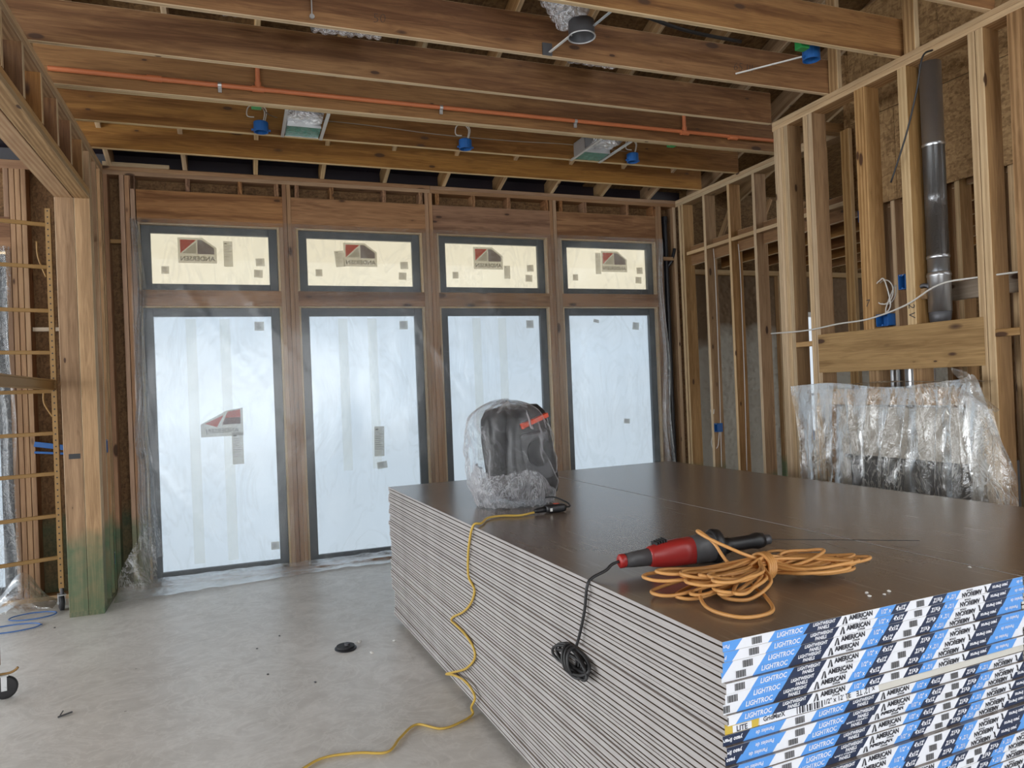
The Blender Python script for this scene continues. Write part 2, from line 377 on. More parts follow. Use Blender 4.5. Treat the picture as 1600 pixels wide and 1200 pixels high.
M['wire_b'] = simple('blue_cable', C(.06, .16, .42), .5)
M['steel'] = simple('brushed_steel', C(.55, .56, .58), .32, .9); M['galv'] = simple('galvanised_steel', C(.60, .61, .62), .42, .75)
M['dsteel'] = simple('dark_steel', C(.12, .12, .13), .5, .6)
M['yellow'] = simple('yellow_scaffold_paint', C(.30, .17, .05), .55)
M['white'] = simple('white_plastic', C(.75, .75, .73), .5)
M['abs'] = simple('black_drain_pipe', C(.012, .013, .018), .4)
t = NT('crinkled_foil'); tc = t.a('TexCoord').outputs['Object']; v = t.a('TexVoronoi', {'Scale': 26.0}, feature='F1'); t.set(v.inputs['Vector'], tc)
n = t.noise(tc, 40, 4, .7, 1.5); t.bsdf(C(.80, .80, .82), .20, 1.0, .5, t.math('ADD', v.outputs['Distance'], n), .9, .02); M['foil'] = t.m
t = NT('green_boot_film'); tc = t.a('TexCoord').outputs['Object']; n = t.noise(tc, 22, 4, .6, 2)
t.bsdf(t.mix(n, C(.03, .17, .13), C(.12, .33, .26)), .18, 0, .8, n, .8, .02); M['bootfilm'] = t.m
M['underlay'] = simple('dark_roof_netting', C(.016, .012, .018), .35); M['firetan'] = simple('fireplace_board', C(.52, .47, .40), .8)
M['label_w'] = simple('label_white', C(.80, .82, .88), .5); M['label_b'] = simple('label_blue', C(.10, .33, .80), .5)
M['label_n'] = simple('label_navy', C(.010, .022, .065), .5); M['label_k'] = simple('label_black', C(.02, .02, .03), .5)
M['label_y'] = simple('label_yellow', C(.62, .44, .06), .5)
M['dirt'] = simple('outside_ground', C(.42, .40, .36), .9); M['soffit'] = simple('porch_soffit', C(.80, .60, .36), .8)
# ---------------------------------------------------------------- key planes
XL, XR, XC = -1.055, 4.84, 4.20     # left wall, far right wall, chase front
ZP = 3.756                          # underside of the ceiling joists
T = .038
# ---------------------------------------------------------------- floor and outside
o = box('floor', -9, 11, -12.5, .14, -.12, 0, M['concrete']); o['kind'] = 'structure'
o = box('ground', -30, 35, .14, 40, -.30, -.18, M['dirt']); o['kind'] = 'structure'
soff = structure('trim_1')
for i in range(12): bx('soffit_plank', -4, 8, .40 + i * .19, .582 + i * .19, 3.42, 3.44, M['soffit'], soff)
# unseen rest of the house, walls added to hold back sky light, openings assumed
o = structure('wall_rear')
for x0, x1, z0, z1 in ((-9, -3.2, 0, 4.6), (4.0, 9.4, 0, 4.6), (-3.2, 4.0, 3.3, 8)): box('sheathing_panel', x0, x1, -12.4, -12.38, z0, z1, M['osb_d'], o)
o = structure('wall_outer_left')
for y0, y1, z0, z1 in ((-12.4, -9, 0, 6), (-9, -1.4, 3.4, 6), (-1.4, .1, 0, 6), (-9, -1.4, 0, .4)): box('sheathing_panel', -8.4, -8.38, y0, y1, z0, z1, M['osb_d'], o)
o = box('ceiling_deck', -8.4, -1.2, -12.4, -6.4, 3.9, 3.92, M['osb_d']); o['kind'] = 'structure'
# ---------------------------------------------------------------- back wall
wb = structure('wall_back')
PC = [.4876 + 1.3918 * k for k in range(3)]
OP = [(-.80, PC[0] - .078), (PC[0] + .078, PC[1] - .078), (PC[1] + .078, PC[2] - .078), (PC[2] + .078, 4.56)]
ZA, ZB, ZC, ZD, ZE = 3.2686, 2.6622, 2.5172, 3.5636, 3.680
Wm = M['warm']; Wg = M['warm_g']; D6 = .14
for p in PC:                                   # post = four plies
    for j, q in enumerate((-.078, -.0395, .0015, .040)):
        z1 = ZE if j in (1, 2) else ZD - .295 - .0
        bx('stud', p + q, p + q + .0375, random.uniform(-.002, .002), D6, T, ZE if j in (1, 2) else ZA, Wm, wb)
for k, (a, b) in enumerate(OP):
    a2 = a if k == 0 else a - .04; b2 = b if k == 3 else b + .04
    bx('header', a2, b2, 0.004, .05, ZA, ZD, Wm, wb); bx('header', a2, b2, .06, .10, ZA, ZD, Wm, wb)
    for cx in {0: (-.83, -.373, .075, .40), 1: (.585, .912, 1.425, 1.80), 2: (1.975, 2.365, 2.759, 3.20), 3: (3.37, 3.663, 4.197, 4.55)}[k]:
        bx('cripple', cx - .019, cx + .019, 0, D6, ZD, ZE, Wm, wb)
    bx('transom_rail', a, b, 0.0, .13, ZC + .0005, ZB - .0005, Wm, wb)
    bx('jamb', a, a + .018, .012, D6, T, ZC, M['joist_edge'], wb); bx('jamb', b - .018, b, .012, D6, T, ZC, M['joist_edge'], wb)  # paler pine: window light on the jambs put into their colour
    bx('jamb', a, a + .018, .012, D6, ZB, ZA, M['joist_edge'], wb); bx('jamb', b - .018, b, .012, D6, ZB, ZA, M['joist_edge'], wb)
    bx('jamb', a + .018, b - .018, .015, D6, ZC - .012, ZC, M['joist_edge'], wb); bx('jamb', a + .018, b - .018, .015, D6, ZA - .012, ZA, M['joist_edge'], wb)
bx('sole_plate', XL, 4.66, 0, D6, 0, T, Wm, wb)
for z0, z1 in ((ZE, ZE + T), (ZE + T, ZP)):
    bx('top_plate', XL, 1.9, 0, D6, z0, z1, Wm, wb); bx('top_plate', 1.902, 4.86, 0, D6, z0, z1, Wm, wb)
bx('top_plate', XL, -.52, 0, D6, ZP, ZP + T, M['stud'], wb)
for a in (-.93, -.888, -.845): bx('stud', a, a + .0375, 0, D6, T, ZE, Wg, wb)
for a in (-1.06, -1.12): bx('stud', a, a + .0375, 0, D6, T, ZE, Wg, wb)
bx('block', -1.02, -.93, .04, .08, 3.08, 3.115, M['stud'], wb)
for a, mt in ((4.565, Wm), (4.604, Wm), (4.80, M['stud_g'])): bx('stud', a, a + .038, 0, D6, T, ZE, mt, wb)
bx('block', 4.642, 4.80, .0, .038, 3.06, 3.10, M['stud'], wb)
# sheathing behind the framing: separate panels around the openings
for x0, x1, z0, z1 in ((-1.12, -.80, 0, 2.44), (-1.12, -.80, 2.444, 3.80), (4.56, 5.0, 0, 2.44), (4.56, 5.0, 2.444, 3.80),
                       (-.798, 1.88, ZA, 3.80), (1.884, 4.558, ZA, 3.80)):
    bx('sheathing_panel', x0, x1, D6 + .001, D6 + .013, z0, z1, M['osb_g'], wb)
bx('sky_leak_cover', -9, -.84, .165, .17, -.1, 4.3, M['underlay'], wb) if 0 else None
for x0, x1 in ((-1.80, -.82), (4.59, 5.02)): box('sky_leak_cover', x0, x1, .156, .16, -.1, 3.80, M['osb_d'], wb)  # added panels behind the sheathing to stop sky showing through its gaps
box('sky_leak_cover', -.82, 4.59, .156, .16, 3.30, 3.80, M['osb_d'], wb)
# ---------------------------------------------------------------- windows
def text_mesh(s, size, bold=.0, shear=0.0, mirror=False):
    cu = bpy.data.curves.new('t', 'FONT'); cu.body = s; cu.size = size; cu.shear = shear; cu.offset = bold; cu.resolution_u = 2
    cu.align_x = 'CENTER'; cu.align_y = 'CENTER'
    o = bpy.data.objects.new('t', cu); sc.collection.objects.link(o); dg = bpy.context.evaluated_depsgraph_get(); dg.update()
    me = bpy.data.meshes.new_from_object(o.evaluated_get(dg)); vs = [v.co.copy() for v in me.vertices]; fs = [tuple(p.vertices) for p in me.polygons]
    bpy.data.objects.remove(o); bpy.data.curves.remove(cu); bpy.data.meshes.remove(me)
    if mirror: vs = [Vector((-v.x, v.y, 0)) for v in vs]
    return vs, fs
def sticker(par, cx, cz, w_, h_, kind, rot=0.0, y=.094):
    """paper sticker on the outer glass face seen from behind; its print is mirrored as in the photograph"""
    bm = bmesh.new(); mats = [M['st_grey'], M['st_red'], M['st_dark'], M['st_ink']]
    def poly(pts, yy, mi): f = bm.faces.new([bm.verts.new((px, yy, pz)) for px, pz in pts]); f.material_index = mi
    def rect(x0, x1, z0, z1, yy, mi): poly([(x0, z0), (x1, z0), (x1, z1), (x0, z1)], yy, mi)
    if kind == 'logo':
        poly([(-w_ / 2, -h_ / 2), (w_ / 2, -h_ / 2), (w_ / 2, h_ * .12), (w_ * .14, h_ / 2), (-w_ / 2, h_ / 2)], 0, 0)
        poly([(-w_ * .44, h_ * .42), (-w_ * .44, -h_ * .12), (-w_ * .02, h_ * .42)], -.0012, 1)
        poly([(0, -h_ * .14), (w_ * .44, -h_ * .14), (w_ * .44, h_ * .10), (w_ * .12, h_ * .42), (0, h_ * .42)], -.0012, 2)
        poly([(-w_ * .40, -h_ * .12), (-w_ * .03, -h_ * .12), (-w_ * .03, h_ * .34)], -.0012, 0)
        vs, fs = text_mesh('ANDERSEN', h_ * .25, .0005, 0, True)
        nv = [bm.verts.new((v.x * 1.0, -.0016, v.y - h_ * .33)) for v in vs]
        for f in fs:
            try: bm.faces.new([nv[i] for i in f]).material_index = 3
            except ValueError: pass
    elif kind == 'folded':   # the peeled sticker of the first window
        poly([(-w_ / 2, -h_ / 2), (w_ / 2, -h_ / 2), (w_ / 2, h_ / 2), (w_ * .12, h_ * .42), (-w_ / 2, -h_ * .04)], 0, 0)
        poly([(-w_ * .40, -h_ * .02), (-w_ * .12, -h_ * .16), (w_ * .04, h_ * .26)], -.0012, 1)
        poly([(w_ * .0, -h_ * .08), (w_ * .44, -h_ * .08), (w_ * .44, h_ * .44), (w_ * .14, h_ * .38)], -.0012, 1)
        poly([(w_ * .0, -h_ * .08), (w_ * .44, -h_ * .08), (w_ * .44, h_ * .16), (w_ * .08, h_ * .16)], -.0014, 2)
        vs, fs = text_mesh('ANDERSEN', h_ * .22, .0005, 0, True)
        nv = [bm.verts.new((v.x, -.0016, v.y - h_ * .30)) for v in vs]
        for f in fs:
            try: bm.faces.new([nv[i] for i in f]).material_index = 3
            except ValueError: pass
    else:
        rect(-w_ / 2, w_ / 2, -h_ / 2, h_ / 2, 0, 0)
        if kind == 'list':
            rect(-w_ * .36, -w_ * .1, h_ * .38, h_ * .42, -.001, 3)
            for i in range(9): rect(-w_ * .4, w_ * random.uniform(.0, .4), h_ * (.30 - .07 * i), h_ * (.315 - .07 * i), -.001, 3 if i % 3 == 0 else 2)
        else:
            for i in range(5): rect(-w_ * .36, w_ * random.uniform(.1, .36), h_ * (.3 - .14 * i), h_ * (.35 - .14 * i), -.001, 2)
    o = from_bm('sticker', bm, par, mats); o.location = (cx, y, cz); o.rotation_euler = (0, rot, 0)
    return o
wi = 0
for k, (a, b) in enumerate(OP):
    for up in (0, 1):
        wi += 1; win = structure('window_%d' % wi); z0, z1 = ((T, ZC - .012), (ZB, ZA - .012))[up]
        a1, b1 = a + .02, b - .02; f = .078; y0, y1 = .062, .13
        zb = z0 + (.07 if not up else .065); zt = z1 - (.078 if not up else .068)
        bx('window_frame', a1, a1 + f, y0, y1, z0, z1, M['frame'], win); bx('window_frame', b1 - f, b1, y0, y1, z0, z1, M['frame'], win)
        bx('window_frame', a1 + f, b1 - f, y0, y1, z0, zb, M['frame'], win); bx('window_frame', a1 + f, b1 - f, y0, y1, zt, z1, M['frame'], win)
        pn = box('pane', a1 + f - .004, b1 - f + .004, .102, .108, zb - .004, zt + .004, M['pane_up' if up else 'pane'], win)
        cx = (a + b) / 2
        if not up:
            for q in (-.20, .09):
                if k == 3: continue
                s = box('tape_band', cx + q - .045, cx + q + .045, .0965, .0975, .9 if k else .15, zt - .02, M['st_tape'], win)
            if k != 3: sticker(win, b1 - f - .11, zt - .09, .085, .085, 'code')
            else:
                sticker(win, b1 - f - .16, zt - .12, .085, .085, 'code', .1); sticker(win, cx - .16, zt - .06, .07, .035, 'code', .2)
                sticker(win, cx + .18, 1.22, .075, .055, 'code', .1)
        else:
            dx = {0: -.12, 1: 0.0, 2: -.04, 3: .10}[k]
            sticker(win, cx + dx, zt - .145, .33, .235, 'logo')
            if k == 0: sticker(win, cx + .145, zt - .17, .08, .24, 'list')
            if k == 1: sticker(win, cx - .205, zt - .19, .09, .16, 'list', -.1)
            if k == 2: sticker(win, cx + .17, zt - .29, .07, .14, 'list')
            if k == 3: sticker(win, cx - .105, zt - .17, .07, .24, 'list')
            sticker(win, a1 + f + .11, zb + .13, .065, .07, 'code'); sticker(win, b1 - f - .10, zb + .11, .08, .075, 'code', .05)
            sticker(win, b1 - f - .08, zb + .22, .08, .075, 'code', -.05)
w1 = bpy.data.objects['window_1']; w3 = bpy.data.objects['window_3']
sticker(w1, -.16, 1.44, .37, .26, 'folded'); sticker(w1, -.03, 1.19, .10, .30, 'list'); sticker(w1, .27, .24, .075, .075, 'code')
sticker(w3, 1.30, 1.17, .10, .30, 'list', .03); sticker(w3, 1.32, .93, .10, .07, 'code', -.12)
# ---------------------------------------------------------------- plastic sheeting over the window wall
def grid(name, nx, nz, fn, mat, parent=None, smooth=True):
    vs = [fn(i / nx, j / nz) for j in range(nz + 1) for i in range(nx + 1)]
    fs = [(j * (nx + 1) + i, j * (nx + 1) + i + 1, (j + 1) * (nx + 1) + i + 1, (j + 1) * (nx + 1) + i) for j in range(nz) for i in range(nx)]
    return data(name, vs, fs, parent, (mat,), smooth)
ps = empty('plastic_sheeting', (1.9, -.05, 0)); tag(ps, 'clear plastic sheeting stapled over the row of four tall windows', 'plastic sheet')
def fn(u, v):
    x = -.86 + 5.50 * u; z = .03 + 3.27 * v
    y = -.020 - .018 * mn.noise(Vector((x * 1.3, 0, z * .7))) - .006 * mn.noise(Vector((x * 6, 3, z * 2.4)))
    d = (x + .8) + (z - 1.5) * .7                 # long diagonal creases
    y -= .012 * max(0, 1 - abs(((d * 2.1) % 1.0) - .5) * 22) * (1 if mn.noise(Vector((d, 2, 0))) > 0 else 0)
    return (x - 1.9, min(y, -.006) + .05, z)
grid('sheet', 150, 110, fn, M['film'], ps)
def fn(u, v):   # gathered left edge
    z = .28 + 3.0 * v; wd = .032 + .06 * (1 - v) ** 2; c = -.80 + .02 * math.sin(z * 3) + .03 * mn.noise(Vector((z * 2, 0, 0)))
    x = c + (u - .5) * 2 * wd
    y = -.05 - .035 * math.sin(u * 19 + 2.5 * mn.noise(Vector((z * 1.5, 5, 0)))) - .03 * mn.noise(Vector((u * 3, z * 4, 0)))
    return (x - 1.9, y + .05, z)
grid('bunched_edge', 36, 90, fn, M['film_fold'], ps)
def fn(u, v):   # right hand edge strip
    z = .25 + 3.0 * v; x = 4.60 + (u - .5) * (.06 + .10 * max(0, 1 - v * 1.5)) + .02 * math.sin(z * 4)
    return (x - 1.9, -.03 - .02 * math.sin(u * 12 + z * 2) + .05, z)
grid('bunched_edge', 16, 60, fn, M['film_fold'], ps)
def fn(u, v):   # loose skirt lying on the slab
    x = -1.03 + 5.4 * u; k = max(0, 1 - u * 3.2)
    run = v * (.20 + .22 * k) ; z = .012 + .07 * (1 - v) ** 2 + .022 * abs(mn.noise(Vector((x * 5, v * 3, 1)))) + .035 * math.exp(-((v - .55) / .14) ** 2) * (.6 + mn.noise(Vector((x * 2, 0, 7))))
    return (x - 1.9, -.01 - run - .05 * mn.noise(Vector((x * 1.7, 4, 0))) * v + .05, max(z, .008))
grid('floor_skirt', 150, 16, fn, M['film_fold'], ps)
def fn(u, v):   # the loose triangle in the left corner
    x = -1.04 + .30 * u; zt = .12 + .55 * u ** .8; z = .02 + (zt - .02) * v
    return (x - 1.9, -.10 + .07 * u + .04 * math.sin(u * 7 + v * 3) - .05 * (1 - v) + .05, z)
grid('loose_corner', 20, 16, fn, M['film_drape'], ps)
# ---------------------------------------------------------------- left wall: post, header, cripples
wl = structure('wall_left'); Sg = M['stud_g']
bx('trimmer_stud', -1.30, -1.168, -.66, -.622, T, 3.29, Sg, wl); bx('trimmer_stud', -1.165, XL, -.66, -.622, T, 3.29, Sg, wl)
box('dark_smudge', -1.265, -1.185, -.6612, -.6604, 1.235, 1.275, M['cord_k'], wl)
bx('sole_plate', -1.165, XL, -.66, -.0, 0, T, Sg, wl); bx('sole_plate', -1.30, -1.168, -.66, .0, 0, T, Wg, wl)
for y in (-.62, -.58): bx('stud', -1.165, XL, y, y + T, T, ZE, Sg, wl); bx('stud', -1.30, -1.168, y, y + T, T, ZE, Wg, wl)
for y in (-.35, -.155, -.04): bx('stud', -1.165, XL, y, y + T, T, ZE, Sg, wl)
bx('header', -1.30, -1.172, -6.4, -.66, 3.29, 3.60, M['lvl'], wl)
bx('header', -1.165, XL, -6.4, -.66, 3.29, 3.328, M['stud'], wl); bx('header', -1.165, XL, -6.4, -.66, 3.33, 3.368, M['lvl'], wl)
y = -.86
while y > -6.3:
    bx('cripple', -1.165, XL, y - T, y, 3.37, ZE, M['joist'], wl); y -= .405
for z0, z1 in ((ZE, ZE + T), (ZE + T, ZP)): bx('top_plate', -1.165, XL, -6.4, -.001, z0, z1 - .0005, M['stud'], wl)
bx('brace', -1.16, -1.12, -.60, -.02, 3.0, 3.04, M['stud'], wl)
# ---------------------------------------------------------------- left room back wall
wr = structure('wall_back_left')
for a in (-1.800, -1.758, -1.716, -1.674): bx('stud', a, a + .038, 0, D6, T, ZE, Wm, wr)
for a in (-1.34, -1.30): bx('stud', a, a + .038, 0, D6, T, ZE, Wg, wr)
bx('header', -3.2, -1.76, -.001, .05, 2.98, 3.27, Wm, wr)
bx('sole_plate', -4.4, -1.30, 0, D6, 0, T, M['stud'], wr); bx('top_plate', -4.4, -1.17, 0, D6, ZE, ZP, Wm, wr)
for x0, x1, z0, z1 in ((-1.82, -1.13, 0, 1.22), (-1.82, -1.13, 1.224, 2.44), (-1.82, -1.13, 2.444, 3.75), (-4.4, -1.822, 3.0, 3.75)):
    bx('sheathing_panel', x0, x1, D6 + .001, D6 + .013, z0, z1, M['osb_g'], wr)
bx('block', -1.63, -1.34, .03, .07, 2.30, 2.335, M['grey_wood'], wr)
win = structure('window_9')
bx('window_frame', -1.90, -1.815, .05, .13, .06, 2.96, M['frame'], win); bx('window_frame', -3.1, -1.9, .05, .13, .06, .14, M['frame'], win)
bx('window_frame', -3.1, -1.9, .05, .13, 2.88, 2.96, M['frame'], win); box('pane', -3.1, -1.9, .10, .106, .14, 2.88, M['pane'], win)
o = empty('window_plastic', (-1.85, -.03, 0)); tag(o, 'thin plastic sheet gathered at the edge of the window behind the scaffold', 'plastic sheet')
def fn(u, v):
    z = .06 + 2.95 * v; x = -1.95 + .18 * u + .015 * math.sin(z * 5)
    return (x + 1.85, -.02 - .02 * math.sin(u * 14 + z * 3), z)
grid('sheet', 20, 70, fn, M['film_fold'], o)
def fn(u, v):
    x = -2.2 + .72 * u; h = .26 * math.exp(-((u - .62) / .2) ** 2) * (1 - v)
    return (x + 1.85, -.03 - .28 * v + .05 * mn.noise(Vector((u * 5, v * 5, 0))), .012 + h + .02 * abs(mn.noise(Vector((u * 9, v * 9, 2)))))
grid('pooled_sheet', 40, 20, fn, M['film_fold'], o)
# ---------------------------------------------------------------- ceiling: joists, rafters, deck
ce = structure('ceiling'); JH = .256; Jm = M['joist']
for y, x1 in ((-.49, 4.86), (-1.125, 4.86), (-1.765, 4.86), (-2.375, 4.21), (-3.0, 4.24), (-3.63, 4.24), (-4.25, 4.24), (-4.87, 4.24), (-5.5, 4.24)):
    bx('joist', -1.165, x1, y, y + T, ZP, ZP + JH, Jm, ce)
    if y == -1.765: bx('joist', -1.165, x1, y + T + .001, y + 2 * T + .001, ZP, ZP + JH, Jm, ce)
SL = .32
for i in range(12):
    x = -1.0 + .61 * i
    stick('rafter', (x, .55, ZP + .10 - SL * .55), (x, -12.3, ZP + .10 + SL * 12.3), T, .18, M['stud'], ce, (0, SL, 1)) if x < 6 else None
for i in range(6):      # deck panels
    for j in range(9):
        x0 = -3.6 + 2.44 * i; y0 = .6 - 1.22 * j * 1.2; y1 = y0 - 1.455
        z = lambda y: ZP + .205 - SL * y
        stick('roof_panel', (x0 + 1.22, y0, z(y0)), (x0 + 1.22, y1, z(y1)), 2.43, .012, M['underlay'] if j == 0 and i < 3 else M['osb_d'], ce, (0, SL, 1))
zr = lambda y: ZP + .225 - SL * y
stick('roof_leak_cover', (3.7, .62, zr(.62)), (3.7, -12.6, zr(-12.6)), 26, .006, M['underlay'], ce, (0, SL, 1))  # added sheet over the deck to stop slits of sky light between panels
def mark(s_, size, loc, rot, par, b=.0):
    vs, fs = text_mesh(s_, size, b, .15); o = data('pencil_mark', [tuple(v) for v in vs], fs, par, (M['cord_k'],)); o.location = loc; o.rotation_euler = rot
def text_mesh(s, size, bold=.0, shear=0.0, mirror=False):
    cu = bpy.data.curves.new('t', 'FONT'); cu.body = s; cu.size = size; cu.shear = shear; cu.offset = bold; cu.resolution_u = 2
    cu.align_x = 'CENTER'; cu.align_y = 'CENTER'
    o = bpy.data.objects.new('t', cu); sc.collection.objects.link(o); dg = bpy.context.evaluated_depsgraph_get(); dg.update()
    me = bpy.data.meshes.new_from_object(o.evaluated_get(dg)); vs = [v.co.copy() for v in me.vertices]; fs = [tuple(p.vertices) for p in me.polygons]
    bpy.data.objects.remove(o); bpy.data.curves.remove(cu); bpy.data.meshes.remove(me)
    if mirror: vs = [Vector((-v.x, v.y, 0)) for v in vs]
    return vs, fs
mark('50', .08, (.841, -3.0012, 3.84), (R(90), R(-5), 0), ce, -.0022); mark('65 III', .085, (3.43, -3.0012, 3.86), (R(90), 0, 0), ce, -.0022)
# inner posts and webs above the chase plate
for y in (-3.05, -3.70): bx('web_post', 4.205, 4.245, y - .045, y + .045, ZP, ZP + .9, M['stud'], ce)
box('eave_leak_cover', -4.5, 9.4, .162, .17, 3.80, 3.93, M['underlay'], ce)  # added dark strip shutting out outside light under the eave
bx('roof_hip_panel', 4.9, 11, -8, .6, 4.9, 4.92, M['osb_d'], ce)
# ---------------------------------------------------------------- far right wall (behind the chase)
wf = structure('wall_right')
ys = [-.05, -.517, -.944, -1.335, -1.74, -2.15]
for y in ys: bx('stud', XR, XR + D6, y - T, y, T, ZE, M['stud_g'], wf)
bx('stud', XR, XR + D6, -.142, -.104, T, ZE, M['stud_g'], wf)
for y in (-2.80, -2.93, -3.36, -3.475, -3.76, -3.86, -4.27, -4.6, -5.0): bx('stud', XR + .014, XR + D6, y - T, y, T, ZE, M['stud_g'], wf)
for z0, z1 in ((ZE, ZE + T), (ZE + T, ZP)): bx('top_plate', XR, XR + D6, -6.4, -.001, z0, z1 - .0005, M['stud'], wf)
bx('sole_plate', XR, XR + D6, -6.4, -.001, 0, T, M['stud_g'], wf)
yy = [-.05] + ys[1:] + [-2.58]
for a, b in zip([-.142] + ys[1:], ys[1:] + [-2.56]): bx('fire_block', XR + .005, XR + .09, b, a - T, 3.085, 3.123, M['stud'], wf)
bx('flat_stud', 4.745, 4.783, -2.655, -2.565, T, ZE - .01, M['stud'], wf)
for y0, y1, z0, z1 in ((-3.42, -2.60, 3.722, 4.6), (-5.2, -3.425, 3.722, 4.6), (-3.02, -2.60, 3.0, 3.716), (-3.98, -3.025, 3.0, 3.716), (-5.2, -3.985, 3.0, 3.716)):
    bx('sheathing_panel', 4.825, 4.839, y0, y1, z0, z1, M['osb'], wf)
bx('sheathing_panel', 4.78, 4.839, -2.60, -2.575, .3, 4.3, M['osb'], wf)
# ---------------------------------------------------------------- fireplace chase front
wc = structure('wall_chase')
for y0, y1 in ((-2.438, -2.40), (-2.478, -2.440), (-2.518, -2.480), (-2.558, -2.520), (-2.775, -2.73), (-2.826, -2.778), (-3.325, -3.235), (-3.668, -3.60), (-4.145, -4.10), (-4.195, -4.148), (-4.42, -4.34), (-4.9, -4.83), (-5.35, -5.28)):
    zb = 1.55 if -4.1 < y0 < -2.9 else T
    if -4.1 < y0 < -2.9: bx('cripple', XC, XC + D6, y0, y1, 1.965, ZE, M['stud'], wc); bx('cripple', XC + .03, XC + D6, y0, y1, 1.46, 1.97, M['stud'], wc)
    else: bx('stud', XC, XC + D6, y0, y1, T, ZE, M['stud_g'], wc)
for z0, z1 in ((ZE, ZE + T), (ZE + T, ZP)): bx('top_plate', XC, XC + D6, -6.4, -2.39, z0, z1 - .0005, M['stud'], wc)
bx('sole_plate', XC, XC + D6, -6.4, -4.06, 0, T, M['stud_g'], wc); bx('sole_plate', XC, XC + D6, -2.9, -2.39, 0, T, M['stud_g'], wc)
mark('7', .07, (XC - .0012, -3.28, 2.15), (R(90), 0, R(-90)), wc); mark('2 V', .07, (XC - .0012, -3.635, 2.06), (R(90), R(90), R(-90)), wc)
bx('mantel_board', XC - .002, XC + .028, -4.128, -2.80, 1.672, 1.967, M['mantel'], wc)
bx('firebox_header', XC, XC + D6, -4.10, -2.83, 1.43, 1.545, M['stud'], wc)
bx('trimmer_stud', XC + .003, XC + D6, -2.87, -2.83, T, 1.43, M['stud'], wc); bx('trimmer_stud', XC + .003, XC + D6, -4.098, -4.05, T, 1.43, M['stud'], wc)
bx('block', XC + .002, XC + .04, -2.73, -2.56, 1.885, 1.925, M['stud'], wc); bx('block', XC, XC + .04, -4.34, -4.195, 1.84, 1.885, M['stud'], wc)
bx('block', XC + .30, XC + .34, -4.9, -3.69, 2.12, 2.24, M['grey_wood'], wc); bx('block', XC + .05, XC + .09, -3.70, -3.56, 2.13, 2.20, M['stud'], wc)
for y in (-2.56,): bx('return_stud', 4.45, 4.49, y, y + .09, T, ZE, M['stud'], wc); bx('top_plate', XC + D6 + .001, XR - .001, -2.53, -2.44, ZE, ZP, M['stud'], wc)
# ---------------------------------------------------------------- room beyond: foamed outer wall and lower ceiling
wo = structure('wall_beyond')
for i in range(7):
    x = 5.03 + .62 * i; bx('stud', x, x + T, -.02, .12, T, 2.90, M['stud_g'], wo)
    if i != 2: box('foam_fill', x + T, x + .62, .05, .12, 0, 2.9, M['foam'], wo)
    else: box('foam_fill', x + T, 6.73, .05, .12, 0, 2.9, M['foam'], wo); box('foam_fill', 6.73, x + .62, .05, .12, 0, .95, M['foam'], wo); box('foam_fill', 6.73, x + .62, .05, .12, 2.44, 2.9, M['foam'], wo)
bx('top_plate', 4.99, 9.4, -.02, .12, 2.90, 2.96, M['stud'], wo)
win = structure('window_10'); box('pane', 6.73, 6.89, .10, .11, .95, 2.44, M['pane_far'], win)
bx('window_frame', 6.73, 6.89, .04, .10, 1.40, 1.43, M['frame_far'], win); bx('window_frame', 6.73, 6.89, .04, .10, 2.40, 2.46, M['white'], win)
for x in (4.93, 5.43, 5.92, 6.41, 6.9, 7.4): bx('ceiling_joist', x, x + T, -6, -.03, 2.98, 3.2, M['joist'], wo)
box('sheathing_panel', 4.99, 9.4, .121, .135, 2.96, 4.2, M['osb_d'], wo)
box('outer_panel', 9.4, 9.45, -9, .1, 0, 4, M['osb_d'], wo)
for i in range(9): stick('truss_web', (5.2 + i * .5, -.3, 3.22), (5.45 + i * .5, -.3, 3.75), T, .06, M['stud'], wo, (0, 1, 0))
# ---------------------------------------------------------------- stack of drywall
SX, SY, SR, SZ = 1.1498, -5.6073, .0449, .9716
L12, W4 = 3.658, 1.219
cr, sr = math.cos(SR), math.sin(SR)
def stk(a, b, z): return Vector((SX + cr * a - sr * b, SY + sr * a + cr * b, z))
NB = 34; RIS = .046; PT = (SZ - RIS) / NB
def board_mesh():
    """one half inch board: thickness on z, tapered long edges, wrapped paper edge"""
    th = PT / 2 - .0007; vs = []; fs = []
    prof = [(0, .0013), (.001, 0), (W4 - .001, 0), (W4, .0013), (W4, th - .0021), (W4 - .0012, th - .0017), (W4 - .055, th), (.055, th), (.0012, th - .0017), (0, th - .0021)]
    n = len(prof)
    for y in (0, L12): vs += [(x, y, z) for x, z in prof]
    mats = []
    for i in range(n):
        fs.append((i, (i + 1) % n, n + (i + 1) % n, n + i)); mats.append(1 if i in (3, 9, 0, 2) else 0)
    fs.append(tuple(range(n))); fs.append(tuple(range(2 * n - 1, n - 1, -1))); mats += [2, 2]
    me = bpy.data.meshes.new('board'); me.from_pydata(vs, [], fs); me.update()
    for mt in (M['paper'], M['edge'], M['gyp']): me.materials.append(mt)
    for p, mi in zip(me.polygons, mats): p.material_index = mi
    bm = bmesh.new(); bm.from_mesh(me); bmesh.ops.recalc_face_normals(bm, faces=bm.faces); bm.to_mesh(me); bm.free()
    return me
BM = board_mesh()
